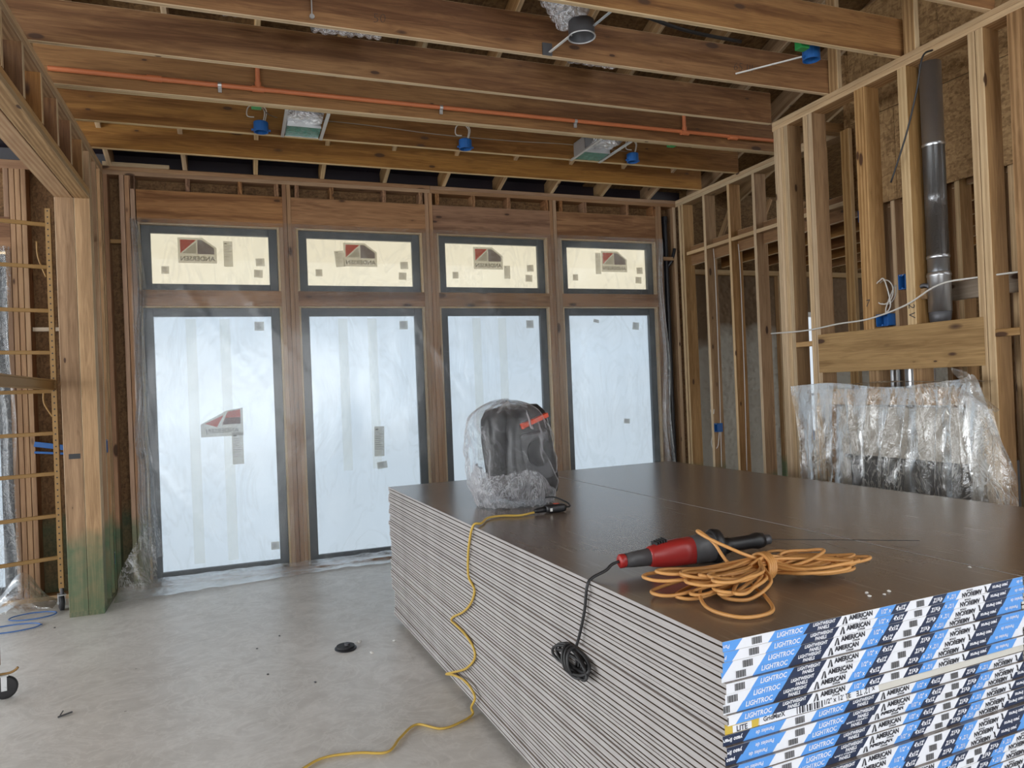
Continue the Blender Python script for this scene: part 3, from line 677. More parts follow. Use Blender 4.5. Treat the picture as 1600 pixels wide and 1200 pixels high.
# printed end tape ----------------------------------------------------------
TH = PT - .0010
_tx = {}
def txt(s, size, bold, shear):
    k = (s, size, bold, shear)
    if k not in _tx: _tx[k] = text_mesh(s, size, bold, shear)
    return _tx[k]
PER = 1.229; SLN = 1.0
SEG = [(.066, .177, 0, 'bar', 0), (.177, .301, 1, 'LR', 0), (.301, .421, 2, 'LW', 0), (.421, .572, 0, 'AM', 0), (.572, .638, 1, 'HF', 0), (.638, .697, 2, 'FT', 0),
       (.697, .797, 0, 'bar', 0), (.797, .860, 2, 'FT', 1), (.860, .921, 1, 'HF', 1), (.921, 1.066, 0, 'AM', 1), (1.066, 1.171, 2, 'YL', 1), (1.171, 1.295, 1, 'PD', 1)]
def tape_mesh(off, plain=False):
    bm = bmesh.new(); h = TH
    def quad(pts, y, mi):
        f = bm.faces.new([bm.verts.new((px, y, pz)) for px, pz in pts]); f.material_index = mi
    def put(vf, cx, cz, inv, mi, y=-.0010):
        vs, fs = vf; s = -1 if inv else 1
        nv = [bm.verts.new((cx + s * v.x, y, cz + s * v.y)) for v in vs]
        for f in fs:
            try: bm.faces.new([nv[i] for i in f]).material_index = mi
            except ValueError: pass
    def clip():
        for x, sgn in ((0.0, -1), (W4, 1)):
            g = bm.verts[:] + bm.edges[:] + bm.faces[:]
            bmesh.ops.bisect_plane(bm, geom=g, plane_co=(x, 0, 0), plane_no=(sgn, 0, 0), clear_outer=True)
    if plain:
        quad([(0, .001), (W4, .001), (W4, h * .75), (0, h * .75)], 0, 3)
        quad([(.0, .0), (.11, .0), (.115, h), (.0, h)], -.0006, 4)
        put(txt('LITE', .020, .0005, 0), .055, h * .32, 0, 5, -.0016); quad([(.025, h * .02), (.088, h * .02), (.088, h * .72), (.025, h * .72)], -.0010, 0)
        quad([(.115, .0), (.43, .0), (.44, h), (.115, h)], -.0006, 0)
        put(txt('GridMarX', .018, .0005, 0), .165, h * .5, 0, 5)
        for i in range(11): quad([(.245 + i * .009, .002), (.248 + i * .009 + .002 * (i % 3), .002), (.248 + i * .009 + .002 * (i % 3), h * .9), (.245 + i * .009, h * .9)], -.0010, 5)
        put(txt('1/2" x 12\' TE', .020, .0004, 0), .39 + .005, h * .5, 0, 5)
        quad([(.44, .0), (.56, .0), (.555, h), (.44, h)], -.0006, 0); put(txt('x 12\' TE', .022, .0004, 0), .505, h * .5, 1, 5)
    else:
        for rep in (-1, 0, 1):
            for a, b, ci, kind, inv in SEG:
                a2, b2 = a + off + rep * PER, b + off + rep * PER
                if b2 < -.03 or a2 > W4 + .03: continue
                quad([(a2 - h * SLN, 0), (b2 - h * SLN, 0), (b2, h), (a2, h)], 0, ci)
                cx = (a2 + b2) / 2 - h * .5; cz = h * .5; ink = 5 if ci == 0 else 0
                if kind == 'LR': put(txt('LIGHTROC', .0185, .0004, .25), cx, cz, inv, 0)
                elif kind == 'LW': put(txt('LIGHTWEIGHT', .0125, .0004, .25), cx + .004, cz + .0058, inv, 0); put(txt('PANELS', .0125, .0004, .25), cx, cz - .0058, inv, 0)
                elif kind == 'AM':
                    s = -1 if inv else 1
                    put(txt('AMERICAN', .0185, .0008, .1), cx + s * .010, cz + s * .0035, inv, 5)
                    put(txt('GYPSUM', .0075, .0002, .1), cx + s * .020, cz - s * .0078, inv, 5)
                    q = cx - s * .052
                    quad([(q - .011, .003), (q - .006, .003), (q + .003, h - .003), (q, h - .003)] if s > 0 else [(q + .006, .003), (q + .011, .003), (q, h - .003), (q - .003, h - .003)], -.001, 5)
                    quad([(q + .001, .003), (q + .009, .003), (q + .005, h - .004), (q + .003, h - .004)], -.001, 5)
                elif kind == 'HF': put(txt('1/2" x', .0175, .0003, .2), cx, cz, inv, 0)
                elif kind == 'FT': put(txt("4'x12'", .0175, .0007, .2), cx, cz, inv, 0)
                elif kind == 'YL': put(txt('yeso ligeros', .0155, .0005, .2), cx, cz, inv, 0)
                elif kind == 'PD': put(txt('Paneles de', .0150, .0002, .2), cx, cz, inv, 0)
                elif kind == 'bar':
                    for i in range(8): quad([(cx - .012 + i * .0042, .004), (cx - .0095 + i * .0042 + .0008 * (i % 2), .004), (cx - .0095 + i * .0042 + .0008 * (i % 2), h - .004), (cx - .012 + i * .0042, h - .004)], -.001, 6)
        clip()
    me = bpy.data.meshes.new('end_tape'); bm.to_mesh(me); bm.free()
    for mt in ('label_w', 'label_b', 'label_n', 'gyp', 'label_y', 'label_k', 'dgrey'): me.materials.append(M[mt])
    return me
ORD = 'topmost second third fourth fifth sixth seventh eighth ninth tenth eleventh twelfth thirteenth fourteenth fifteenth sixteenth seventeenth eighteenth nineteenth twentieth twenty-first twenty-second twenty-third twenty-fourth twenty-fifth twenty-sixth twenty-seventh twenty-eighth twenty-ninth thirtieth thirty-first thirty-second thirty-third lowest'.split()
for side in (0, 1):
    for i in range(NB):
        z = SZ - PT * (i + 1)
        # slight stagger of the pile, larger lower down
        dx = 0 if i < 1 else .004 * math.sin(i * 1.9) + (.012 if i > 26 else 0) + (.004 if i > 8 else 0) * math.sin(i * .5)
        dy = 0 if i < 3 else .007 * math.sin(i * 2.3 + 1) + random.uniform(-.004, .004)
        p = stk(side * (W4 + .006) + dx, dy, z)
        b = empty('drywall_pair', p, SR)
        if side == 0:
            tag(b, {0: 'topmost taped pair of drywall sheets in the near pile, carrying the power tool and cords',
                    8: 'near pile drywall pair with a torn yellow and white end label',
                    NB - 1: 'lowest taped pair of drywall sheets in the near pile, resting on the wooden runners'}.get(i,
                    '%s drywall pair from the top of the near pile, with printed end tape' % ORD[i]), 'drywall', 'taped drywall pairs in the near pile')
        elif i == 0: tag(b, 'topmost pair of drywall sheets in the rear pile beside the wrapped fireplace', 'drywall', 'drywall pairs in the rear pile')
        else: tag(b, 'drywall pair below the top of the rear pile, beside the wrapped fireplace', 'drywall', 'drywall pairs in the rear pile')
        l1 = link(bpy.data.objects.new('board', BM), b); l1.location = (0, 0, .0003)
        l2 = link(bpy.data.objects.new('board', BM), b); l2.location = (0, 0, PT - .0003); l2.rotation_euler = (0, 0, 0); l2.scale = (1, 1, -1)
        if side == 0 or i < 2:
            if i == 8 and side == 0: me = tape_mesh(0, True)
            else:
                of = -.0175 * i if i < 8 else .31 - .0175 * (i + .2)
                if i > 17: of += .22
                of += .004 * math.sin(i * 7)
                me = tape_mesh(of + side * .4)
            tp = link(bpy.data.objects.new('end_tape', me), b); tp.location = (0, -.0012, .0005)
ru = tag(empty('timber_runner', stk(0, 0, 0), SR), 'short timber runners under the drywall pile, just showing at its far left foot', 'runner')
for b_ in (.35, 1.3, 2.3, 3.35): bx('runner_bar', .05, 2.38, b_, b_ + .09, 0, RIS - .001, M['grey_wood'], ru)
# ---------------------------------------------------------------- scaffold in the left room
sf = tag(empty('rolling_scaffold', (-1.394, -.42, 0)), 'yellow rolling scaffold of perforated posts and ladder rungs behind the green-stained post', 'scaffold')
HB = []
def post(px, py, z0, z1, nm='post'):
    bm = bmesh.new(); add_box(bm, px - .019, px + .019, py - .019, py + .019, z0, z1)
    n = int((z1 - z0) / .05)
    for i in range(n):      # rows of punched holes on two faces
        z = z0 + .04 + i * .05
        for ax in (0, 1):
            ring = []
            for k in range(8):
                a = k * math.pi / 4; c, s = .0062 * math.cos(a), .0062 * math.sin(a)
                ring.append(bm.verts.new((px + c, py - .0196, z + s) if ax == 0 else (px + .0196, py + c, z + s)))
            bm.faces.new(ring).material_index = 1
    return from_bm(nm, bm, sf, (M['yellow'], M['black']))
def caster(px, py, rz, name='caster'):
    c = empty(name, (px, py, 0), rz, sf); ox = .04
    wh = loft('wheel', (ox, -.018, .063), (0, 1, 0), [(0, .048, .048), (.003, .058, .058), (.006, .063, .063), (.030, .063, .063), (.033, .058, .058), (.036, .048, .048)], M['rubber'], c, 28)
    bm = bmesh.new(); add_box(bm, ox - .016, ox + .012, -.026, -.022, .05, .135); add_box(bm, ox - .016, ox + .012, .022, .026, .05, .135); add_box(bm, -.03, .06, -.026, .026, .131, .137)
    from_bm('fork', bm, c, (M['galv'],)); cyl('hub', (ox, -.03, .063), (ox, .03, .063), .010, M['galv'], c, 12)
    tube('brake_pedal', [(.0, 0, .142), (.06, 0, .140), (.09, 0, .150), (.105, 0, .165)], .007, M['yellow'], c)
    cyl('stem', (0, 0, .137), (0, 0, .20), .014, M['dsteel'], c, 14)
D = Vector((-.94, -.34, 0)).normalized()      # direction of the ladder frames
F2 = Vector((.045, -1.86, 0))                  # to the frame nearer the camera
for base in (Vector((0, 0, 0)), F2):
    e = base + D * .74
    post(base.x, base.y, .19, 3.25 if base.length < .1 else 2.1); post(e.x, e.y, .19, 3.25 if base.length < .1 else 2.1)
    zs = (.436, .774, 1.113, 1.437, 1.775, 2.087, 2.424, 2.776, 3.119) if base.length < .1 else (.436, .774, 1.113, 1.437, 1.775)
    for z in zs: stick('rung', base + Vector((0, 0, z)), e + Vector((0, 0, z)), .026, .030, M['yellow'], sf)
    caster(base.x, base.y, .15 if base.length > 1 else 1.9); caster(e.x, e.y, 1.2)
for q in (Vector((0, 0, 0)), D * .74):
    stick('side_rail', q + Vector((0, -.02, 1.86)), q + F2 + Vector((0, 0, 1.86)), .03, .012, M['yellow'], sf); stick('side_rail', q + Vector((0, -.02, 1.79)), q + F2 + Vector((0, 0, 1.79)), .03, .012, M['yellow'], sf)
    stick('side_rail', q + Vector((0, -.02, 1.825)), q + F2 + Vector((0, 0, 1.825)), .008, .06, M['yellow'], sf)
stick('rung', Vector((0, 0, 1.86)), D * .74 + Vector((0, 0, 1.86)), .026, .026, M['yellow'], sf)
tube('gusset', [(-.08, -.03, 3.40 - .42), (-.075, -.02, 2.95 - .1), (-.03, 0, 2.80 - .1)], .006, M['yellow'], sf); tube('gusset', [(-.07, -.03, 1.77), (-.07, -.02, 1.68), (-.02, 0, 1.57)], .007, M['yellow'], sf)
for i, (x, y) in enumerate(((-1.66, -.78), (-1.58, -.50))):
    pts = [(x + (.20 - .04 * i) * math.cos(a) , y + .10 * math.sin(a), .008 + .004 * i) for a in [k * .8 + i for k in range(9)]]
    tag(tube('blue_cable', pts, .005, M['wire_b']), ('blue cable looped on the slab behind the scaffold caster', 'shorter blue cable loop nearer the window behind the scaffold')[i], 'cable')
bs = tag(empty('blue_strap', (-1.5, .0, 1.28)), 'blue strap and its tail hung between the studs behind the scaffold rungs', 'strap')
stick('strap', (-.14, -.012, .06), (.16, -.012, .0), .012, .045, M['blue'], bs); stick('strap', (-.14, -.016, -.01), (.12, -.016, -.04), .012, .02, M['blue'], bs)
# ---------------------------------------------------------------- electrical boxes
def ebox(label, loc, rz, group=None, w_=.055, h_=.095, d_=.07, mat='blue', hz=False):
    o = tag(empty('electrical_box', loc, rz), label, 'electrical box', group)
    a, b = (h_, w_) if hz else (w_, h_)
    bm = bmesh.new(); t_ = .003
    add_box(bm, -a / 2, a / 2, d_ - t_, d_, -b / 2, b / 2)
    for q in ((-a / 2, -a / 2 + t_, 0, d_, -b / 2, b / 2), (a / 2 - t_, a / 2, 0, d_, -b / 2, b / 2), (-a / 2, a / 2, 0, d_, -b / 2, -b / 2 + t_), (-a / 2, a / 2, 0, d_, b / 2 - t_, b / 2)): add_box(bm, *q)
    for s in (-1, 1): add_box(bm, -.006, .006, 0, .01, s * (b / 2 - .008) - .004, s * (b / 2 - .008) + .004)
    from_bm('body', bm, o, (M[mat],))
    for q in (-.012, .012): cyl('screw', (q, -.003, b / 2 - .006), (q, .0, b / 2 - .006), .0028, M['galv'], o, 8)
    return o
G = 'blue wall boxes nailed to studs'
o = ebox('blue box on the narrow stud beside the window corner, with a white cable loop', (XR - .004, -.60, 1.13), R(-90), G)
tube('cable', [(-.02, .07, .02), (-.10, .075, .06), (-.12, .03, .18), (-.05, .02, .20), (-.03, .0, .15)], .0045, M['romex'], o)
tube('cable', [(.0, .07, -.02), (-.10, .06, -.04), (-.13, .03, -.16), (-.08, .02, -.24), (-.03, .04, -.20), (-.02, .06, -.03)], .0045, M['romex'], o)
o = ebox('blue box low on the stud just left of the wrapped fireplace', (XR - .004, -1.94, 1.11), R(-90), G)
tube('cable', [(0, .06, -.03), (-.05, .05, -.10), (-.03, .03, -.25), (.02, .03, -.5)], .0045, M['romex'], o)
o = ebox('double blue box on top of the wide board over the fireplace, cable loops above', (XC - .004, -3.40, 2.02), R(-90), G, .10, .085)
lp = []
for k in range(22):
    a = k * .62; lp.append((-.03 + .075 * math.cos(a) - .01 * k / 22, .04 + .003 * k, .20 + .085 * math.sin(a)))
tube('cable', [(-.03, .05, .04), (.04, .04, .10)] + lp[2:] + [(-.01, .06, .1), (-.02, .06, .04)], .0045, M['romex'], o)
ebox('dark blue upright box on the stud left of the metal flue', (XC - .004, -3.572, 2.26), R(-90), G, .055, .10)
ebox('blue box deep in the chase under the strand board', (4.79, -2.70, 2.94), R(-90), G)
ebox('blue box between the thin stud edges right of the big post', (XL - .004, -.25, 1.30), R(90), G, .045, .11)
ebox('blue box near the slab right of the big post', (XL - .004, -.10, .32), R(90), G, .045, .11)
# ceiling boxes (round)
def cbox(label, x, y, loops=True, green=True):
    o = tag(empty('ceiling_box', (x, y, ZP - .012)), label, 'electrical box', 'round blue boxes between the ceiling joists')
    bm = bmesh.new(); r = .056; n = 16
    rings = []
    for z, q in ((0, r), (.075, r), (.08, r * .92)): rings.append([bm.verts.new((q * math.cos(2 * math.pi * k / n), q * math.sin(2 * math.pi * k / n), z)) for k in range(n)])
    for a, b in zip(rings, rings[1:]):
        for k in range(n): bm.faces.new((a[k], a[(k + 1) % n], b[(k + 1) % n], b[k]))
    bm.faces.new(rings[-1]); inner = [bm.verts.new((v.co.x * .9, v.co.y * .9, 0)) for v in rings[0]]; top = [bm.verts.new((v.co.x * .9, v.co.y * .9, .05)) for v in rings[0]]
    for k in range(n): bm.faces.new((rings[0][k], inner[k], inner[(k + 1) % n], rings[0][(k + 1) % n])); bm.faces.new((inner[k], top[k], top[(k + 1) % n], inner[(k + 1) % n]))
    bm.faces.new(top[::-1]); from_bm('body', bm, o, (M['blue'],))
    box('mounting_ear', -.072, -.05, -.008, .008, .01, .022, M['blue'], o); box('mounting_ear', .05, .072, -.008, .008, .01, .022, M['blue'], o)
    if loops:
        tube('cable', [(.01, 0, .055), (.03, -.02, .16), (-.03, -.04, .20), (-.09, -.05, .17), (-.10, -.06, .10), (-.05, -.07, .09)], .0045, M['romex'], o)
        tube('cable', [(.02, .01, .055), (.045, -.01, .17), (-.02, -.03, .215), (-.10, -.04, .19)], .0045, M['romex'], o)
    return o
cbox('round blue ceiling box left of the foil-lined duct boot', .235, -1.20)
cbox('round blue ceiling box hanging midway between the two duct boots', 1.916, -1.20)
cbox('round blue ceiling box right of the farther duct boot', 3.566, -1.22)
cbox('round blue ceiling box high at right on a bare metal bar', 3.629, -3.44, False)
for i, (x, y, l) in enumerate(((.191, -1.66, 'green box hung from the joist above the leftmost blue ceiling box'), (3.704, -1.67, 'small green box under the joist toward the right wall'), (3.47, -3.53, 'green box clipped beside the high right blue box'))):
    o = tag(empty('green_box', (x, y + (0 if i == 2 else -.0), ZP - .002)), l, 'electrical box')
    box('body', -.035, .035, -.03, .03, .0, .065 if i != 1 else .04, M['green'], o, .006)
tag(tube('ceiling_cable', [(.20, -1.62, 3.83), (.35, -1.13, 3.90), (.8, -1.135, 3.905), (1.231, -1.135, 3.895), (1.7, -1.135, 3.875), (2.393, -1.135, 3.875), (2.95, -1.135, 3.89), (3.56, -1.16, 3.86)], .0035, M['cable_d']), 'pale cable running along the joist between the blue ceiling boxes', 'cable')
# ---------------------------------------------------------------- duct boots and flexible ducts
def boot(label, x0, x1, y0, y1):
    o = tag(empty('duct_boot', ((x0 + x1) / 2, (y0 + y1) / 2, ZP)), label, 'duct boot', 'duct boots between the ceiling joists')
    hx, hy = (x1 - x0) / 2, (y1 - y0) / 2; ym = -hy + .62 * 2 * hy * .0 + .05
    for s in (-1, 1): box('hanger_strip', s * hx - .012, s * hx + .012, -hy, hy, -.006, .006, M['galv'], o)
    bm = bmesh.new(); a, b = hx - .02, .12; cy_ = hy - .135
    for q in ((-a, -a + .004, cy_ - b, cy_ + b, 0.012, .15), (a - .004, a, cy_ - b, cy_ + b, 0.012, .15), (-a, a, cy_ - b, cy_ - b + .004, 0, .15), (-a, a, cy_ + b - .004, cy_ + b, 0, .15), (-a, a, cy_ - b, cy_ + b, .146, .15)): add_box(bm, *q)
    from_bm('boot_body', bm, o, (M['galv'],))
    def fn(u, v): return (-a + 2 * a * u, cy_ - b + 2 * b * v, .004 + .004 * mn.noise(Vector((u * 7, v * 4, x0))))
    grid('boot_film', 14, 8, fn, M['bootfilm'], o)
    def fn(u, v):
        th = 2 * math.pi * u; t_ = v; r = .115 + .006 * math.sin(t_ * 40) + .006 * mn.noise(Vector((u * 6, v * 9, x0)))
        return (r * math.cos(th) * 1.05, cy_ - b - .16 + .16 * 0 + r * math.sin(th), .035 + t_ * .22 + .05 * (1 - t_) * math.sin(th))
    grid('flexible_duct', 36, 20, fn, M['foil'], o)
    def fn(u, v): return (-a + 2 * a * u, cy_ - b - .30 + .30 * v, .035 + .03 * mn.noise(Vector((u * 5, v * 5, x0 + 3))))
    grid('foil_flap', 18, 14, fn, M['foil'], o)
boot('duct boot with green film and foil lining left of the middle of the ceiling', .40, .70, -1.685, -1.11)
boot('slimmer looking duct boot with green film and foil near the right window', 2.978, 3.272, -1.70, -1.10)
def flex(label, p0, p1, r, drop=.0):
    p0, p1 = Vector(p0), Vector(p1); o = tag(empty('flexible_duct', p0), label, 'duct'); d = p1 - p0; x, y, z = frame_axis(d)
    def fn(u, v):
        th = 2 * math.pi * u; rad = r * (1 + .05 * math.sin(v * d.length * 110) + .10 * mn.noise(Vector((u * 5, v * 9, p0.x))))
        return tuple(d * v + x * rad * math.cos(th) + y * rad * math.sin(th) + Vector((0, 0, -drop * math.sin(v * math.pi))))
    grid('foil_sleeve', 30, 60, fn, M['foil'], o); return o
flex('foil duct above the second joist left of centre', (.50, -2.66, 3.99), (.92, -2.62, 4.02), .105)
flex('foil duct piece above the joist near the upper left', (-.02, -2.66, 4.0), (.30, -2.64, 4.05), .09)
flex('foil duct above the joist below the recessed light ring', (2.25, -2.66, 4.01), (2.62, -2.62, 4.03), .10)
fd = flex('large foil duct hanging at the top of the picture beside the recessed light ring', (1.70, -3.35, 4.16), (2.02, -3.18, 3.92), .115)
rl = tag(empty('recessed_light_ring', (1.985, -3.34, ZP - .03)), 'dark metal recessed light can ring with a white hanger bar between two joists', 'light fixture')
bm = bmesh.new(); n = 24
for r1, r2, z0, z1 in ((.078, .078, 0, .09),):
    A = [bm.verts.new((r1 * math.cos(2 * math.pi * k / n), r1 * math.sin(2 * math.pi * k / n), z0)) for k in range(n)]
    B = [bm.verts.new((r2 * math.cos(2 * math.pi * k / n), r2 * math.sin(2 * math.pi * k / n), z1)) for k in range(n)]
    for k in range(n): bm.faces.new((A[k], A[(k + 1) % n], B[(k + 1) % n], B[k]))
    bm.faces.new(B)
from_bm('can', bm, rl, (M['dsteel'],), True)
tube('trim_ring', [(.08 * math.cos(k * math.pi / 8), .08 * math.sin(k * math.pi / 8), .0) for k in range(16)], .0045, M['galv'], rl, True)
stick('hanger_bar', (-.04, .06, .035), (-.065, .355, .05), .018, .006, M['white'], rl); stick('hanger_bar', (.05, -.06, .045), (.09, -.25, .06), .018, .006, M['galv'], rl)
box('bar_bracket', -.11, -.045, .325, .337, .03, .105, M['dsteel'], rl)
tag(stick('hanger_bar', (3.35, -3.02, 3.80), (3.60, -3.40, 3.785), .014, .008, M['white'], None), 'bare metal hanger bar reaching the high right blue box', 'bar')
tag(tube('black_cable', [(2.12, -3.32, 4.03), (2.35, -3.25, 4.00), (2.8, -3.2, 3.95), (3.3, -3.15, 3.96)], .012, M['cord_k']), 'thick black cable sagging right of the recessed light ring', 'cable')
hk = tag(empty('metal_strap', (.46, -3.01, 3.80)), 'thin metal strap with a clip on the joist at the top left of the picture', 'strap')
stick('strap', (0, -.004, .0), (0, -.004, .25), .006, .014, M['galv'], hk, (0, 1, 0)); cyl('clip', (0, -.012, -.01), (0, .0, -.01), .014, M['galv'], hk, 12)
# sprinkler pipe
sp = tag(empty('sprinkler_pipe', (-1.08, -1.80, 3.838)), 'long orange sprinkler pipe clipped along a joist below the ceiling', 'pipe')
cyl('pipe', (.0, 0, 0), (5.85, 0, .012), .0165, M['cpvc'], sp, 16)
for x, h in ((1.283, .20), (4.835, .16)):
    cyl('tee', (x - .04, 0, .002), (x + .04, 0, .002), .022, M['cpvc'], sp, 16); cyl('riser', (x, 0, .01), (x, 0, h), .0165, M['cpvc'], sp, 16); cyl('tee', (x, 0, .0), (x, 0, .05), .022, M['cpvc'], sp, 16)
for x in (.62, 5.35): cyl('coupling', (x - .045, 0, .002), (x + .045, 0, .002), .0215, M['cpvc'], sp, 16)
for x in (1.03, 2.62, 3.77): cyl('clamp', (x - .012, 0, .003), (x + .012, 0, .003), .0195, M['galv'], sp, 16); box('clamp_ear', x - .012, x + .012, .0, .012, -.045, -.01, M['galv'], sp)
# ---------------------------------------------------------------- fireplace corner
fl = tag(empty('metal_flue', (4.335, -3.738, 1.42)), 'tall round steel flue pipe rising between the chase studs', 'flue')
def ribbed(name, z0, z1, r, seams, mat=M['steel']):
    st_ = [(0, r, r)]
    for s in seams: st_ += [(s - z0 - .012, r, r), (s - z0 - .006, r * 1.05, r * 1.05), (s - z0 + .006, r * 1.05, r * 1.05), (s - z0 + .012, r, r)]
    st_ += [(z1 - z0, r, r)]
    loft(name, (0, 0, z0), (0, 0, 1), st_, mat, fl, 32)
ribbed('upper_section', .76 + .12, 2.26, .066, [1.72, .98]); cyl('top_cap', (0, 0, 2.26), (0, 0, 2.335), .05, M['dsteel'], fl, 24)
ribbed('lower_section', .62, .88, .070, [.86])
loft('elbow', (0, 0, .64), (.10, .10, -.5), [(0, .070, .070), (.06, .065, .065), (.14, .05, .05), (.20, .045, .045)], M['dsteel'], fl, 24)
tube('gas_hose', [(-.10, .10, .78), (-.06, .05, .80), (-.02, .0, .72), (.04, -.03, .66)], .014, M['dsteel'], fl)
fb = tag(empty('firebox', (4.28, -3.45, 0)), 'pale fireplace unit with a dark opening standing behind the draped plastic', 'fireplace')
bm = bmesh.new(); add_box(bm, 0, .05, -.58, .57, 1.05, 1.41); add_box(bm, 0, .05, -.58, -.50, .05, 1.05); add_box(bm, 0, .05, .50, .57, .05, 1.05); add_box(bm, .0, .05, -.5, .5, .0, .12)
from_bm('front_panel', bm, fb, (M['firetan'],)); box('fire_chamber', .035, .45, -.49, .49, .12, 1.05, M['dgrey'], fb); box('top_lip', -.012, .0, -.5, .5, 1.03, 1.055, M['black'], fb)
for i, (y, r) in enumerate(((.22, .050), (.09, .045), (-.03, .055))): cyl('vent_pipe', (.22, y, 1.40), (.22, y, 1.92 if i < 2 else 1.80), r, M['steel'], fb, 24)
o = tag(empty('plastic_drape', (4.08, -3.45, 0)), 'clear crinkled plastic sheet draped over the fireplace opening, flaring out at its right', 'plastic sheet')
def fn(u, v):
    s = u; y = .77 - 1.62 * s; top = 1.575 + .02 * math.sin(s * 9) + (.05 * math.exp(-((s - .91) / .04) ** 2))
    z = top * (1 - v) + .05 * v
    fold = .024 * math.sin(s * 46 + 3 * mn.noise(Vector((s * 4, v * 1.2, 0)))) * min(1, v * 3) + .035 * mn.noise(Vector((s * 7, v * 2.2, 3))) + .012 * mn.noise(Vector((s * 20 + v * 9, v * 7, 8)))
    for c_, sl, am in ((.12, .10, .03), (.22, -.12, .025), (.30, .16, .03), (.41, -.10, .028), (.52, -.30, .04), (.60, -.34, .035), (.66, .12, .03), (.74, -.10, .035), (.80, .08, .03)):
        d_ = abs(s - c_ - sl * (v - .1) * .45); fold -= am * max(0, 1 - d_ / .013) * min(1, v * 5)
    x = .02 + fold - .03 * v
    if s < .10: y += (.10 - s) * (.9 - 2.0 * v if v < .45 else 0); z -= 0
    if s > .86: k = (s - .86) / .14; x -= .10 * k * (1 - .5 * v); y -= .10 * k * min(1, v * 4); z -= .22 * k * k * (1 - v)
    return (x, y, z)
grid('sheet', 190, 90, fn, M['film_drape'], o)
def fn(u, v):   # ledge part over the header
    y = .66 - 1.38 * u; return (.02 + .14 * v, y, 1.585 + .012 * mn.noise(Vector((u * 12, v * 3, 0))) - .006 * math.sin(u * 9))
grid('folded_top', 70, 8, fn, M['film_drape'], o)
def fn(u, v):   # ear of plastic standing up at right
    a = u; return (-.02 + .05 * math.sin(v * 5), -.60 - .22 * a - .05 * v * math.sin(a * 6), 1.50 + .17 * v * (1 - .75 * a) - .10 * a * a)
grid('loose_ear', 24, 16, fn, M['film_drape'], o)
def fn(u, v):   # long loose tail at right
    return (-.06 - .05 * math.sin(v * 6 + u * 3), -.70 - .14 * u - .10 * math.sin(v * 2.6) + .10 * v, 1.50 - 1.40 * v - .08 * u)
grid('loose_tail', 14, 60, fn, M['film_drape'], o)
tag(tube('white_cable', [(4.18, -2.30, 2.02), (4.18, -2.70, 2.01), (4.18, -3.02, 2.03), (4.19, -3.3, 2.04), (4.19, -3.6, 2.10), (4.19, -3.85, 2.20), (4.22, -4.1, 2.21), (4.3, -4.6, 2.2)], .006, M['romex']), 'white cable pulled across the chase studs above the wide board', 'cable')
tag(tube('low_cable', [(4.83, -.64, .62), (4.83, -.80, .545), (4.83, -1.0, .53), (4.83, -1.35, .54), (4.83, -1.8, .55), (4.83, -2.3, .55)], .006, M['romex']), 'white cable strung low across the studs left of the fireplace', 'cable')
tag(tube('hanging_rod', [(4.195, -3.87, 3.69), (4.12, -3.86, 3.64), (4.13, -3.80, 3.45), (4.14, -3.70, 3.2), (4.15, -3.56, 2.93)], .006, M['cord_k']), 'dark wire dangling in front of the flue from the top plate', 'wire')
for i, (y, z1) in enumerate(((-.55, 3.1), (-.97, 3.05))):
    tag(tube('stud_cable', [(4.90, y - .05 + .001, z1), (4.90, y - .065, z1 - .3), (4.905, y - .055, 1.8), (4.90, y - .05, 1.2), (4.89, y - .05, .7)], .004, M['romex']),
        ('thin cable stapled down the second stud from the window corner', 'thin cable stapled down the third stud from the window corner')[i], 'cable')
dp = tag(empty('drain_pipe', (4.725, .062, 0)), 'black vertical drain pipe in the stud bay right of the last window', 'pipe')
cyl('pipe', (0, 0, T), (0.0, 0, 3.55), .030, M['abs'], dp, 20); cyl('hub', (0, 0, 3.5), (0, 0, 3.58), .036, M['abs'], dp, 20); tube('branch', [(.0, -.0, 2.98), (.05, -.04, 3.06), (.09, -.05, 3.20)], .02, M['abs'], dp)
o = tag(empty('orange_pipe', (4.55, -2.48, 3.70)), 'orange sprinkler pipe dropping behind the double chase stud', 'pipe'); cyl('pipe', (0, 0, 0), (0, 0, -.62), .017, M['cpvc'], o, 14)
cyl('elbow', (-.02, 0, -.62), (.05, 0, -.62), .02, M['cpvc'], o, 14)
o = tag(empty('black_vent', (5.0, -2.15, 3.20)), 'short black pipe poking out between chase studs near the top', 'pipe'); cyl('pipe', (0, 0, 0), (.5, .1, .03), .035, M['abs'], o, 18); cyl('hub', (-.03, 0, 0), (.05, .01, 0), .042, M['abs'], o, 18)
o = tag(empty('foam_strip', (4.95, -2.92, 0)), 'ragged pale foam strip between studs below the wide board', 'insulation'); box('strip', -.02, .02, -.02, .02, .3, 2.0, M['foam'], o, .006)
# ---------------------------------------------------------------- wrapped machine on the pile
mc = tag(empty('wrapped_machine', (1.52, -3.19, SZ), .25), 'black machine with a red-orange handle inside a clear plastic bag on the drywall', 'machine')
mc.rotation_euler = (0, -.10, .25); mc.location.z += .028; mc.location.x += .045
lo = loft('body', (0.0, 0, .01), (.04, .0, 1), [(0, .13, .13), (.02, .155, .165), (.10, .165, .175), (.25, .165, .17, -.01, 0), (.40, .155, .15, -.01, 0), (.50, .14, .125, 0, 0), (.54, .11, .09, 0, 0)], M['black'], mc, 32, sq=4.5)
box('front_cover', -.09, .11, -.165, -.12, .10, .40, M['dgrey'], mc, .03, 3)
loft('side_tank', (-.14, -.01, .10), (-.02, 0, 1), [(0, .04, .07), (.06, .06, .10), (.28, .065, .10), (.40, .06, .085), (.455, .035, .05)], M['black'], mc, 24, sq=3.5)
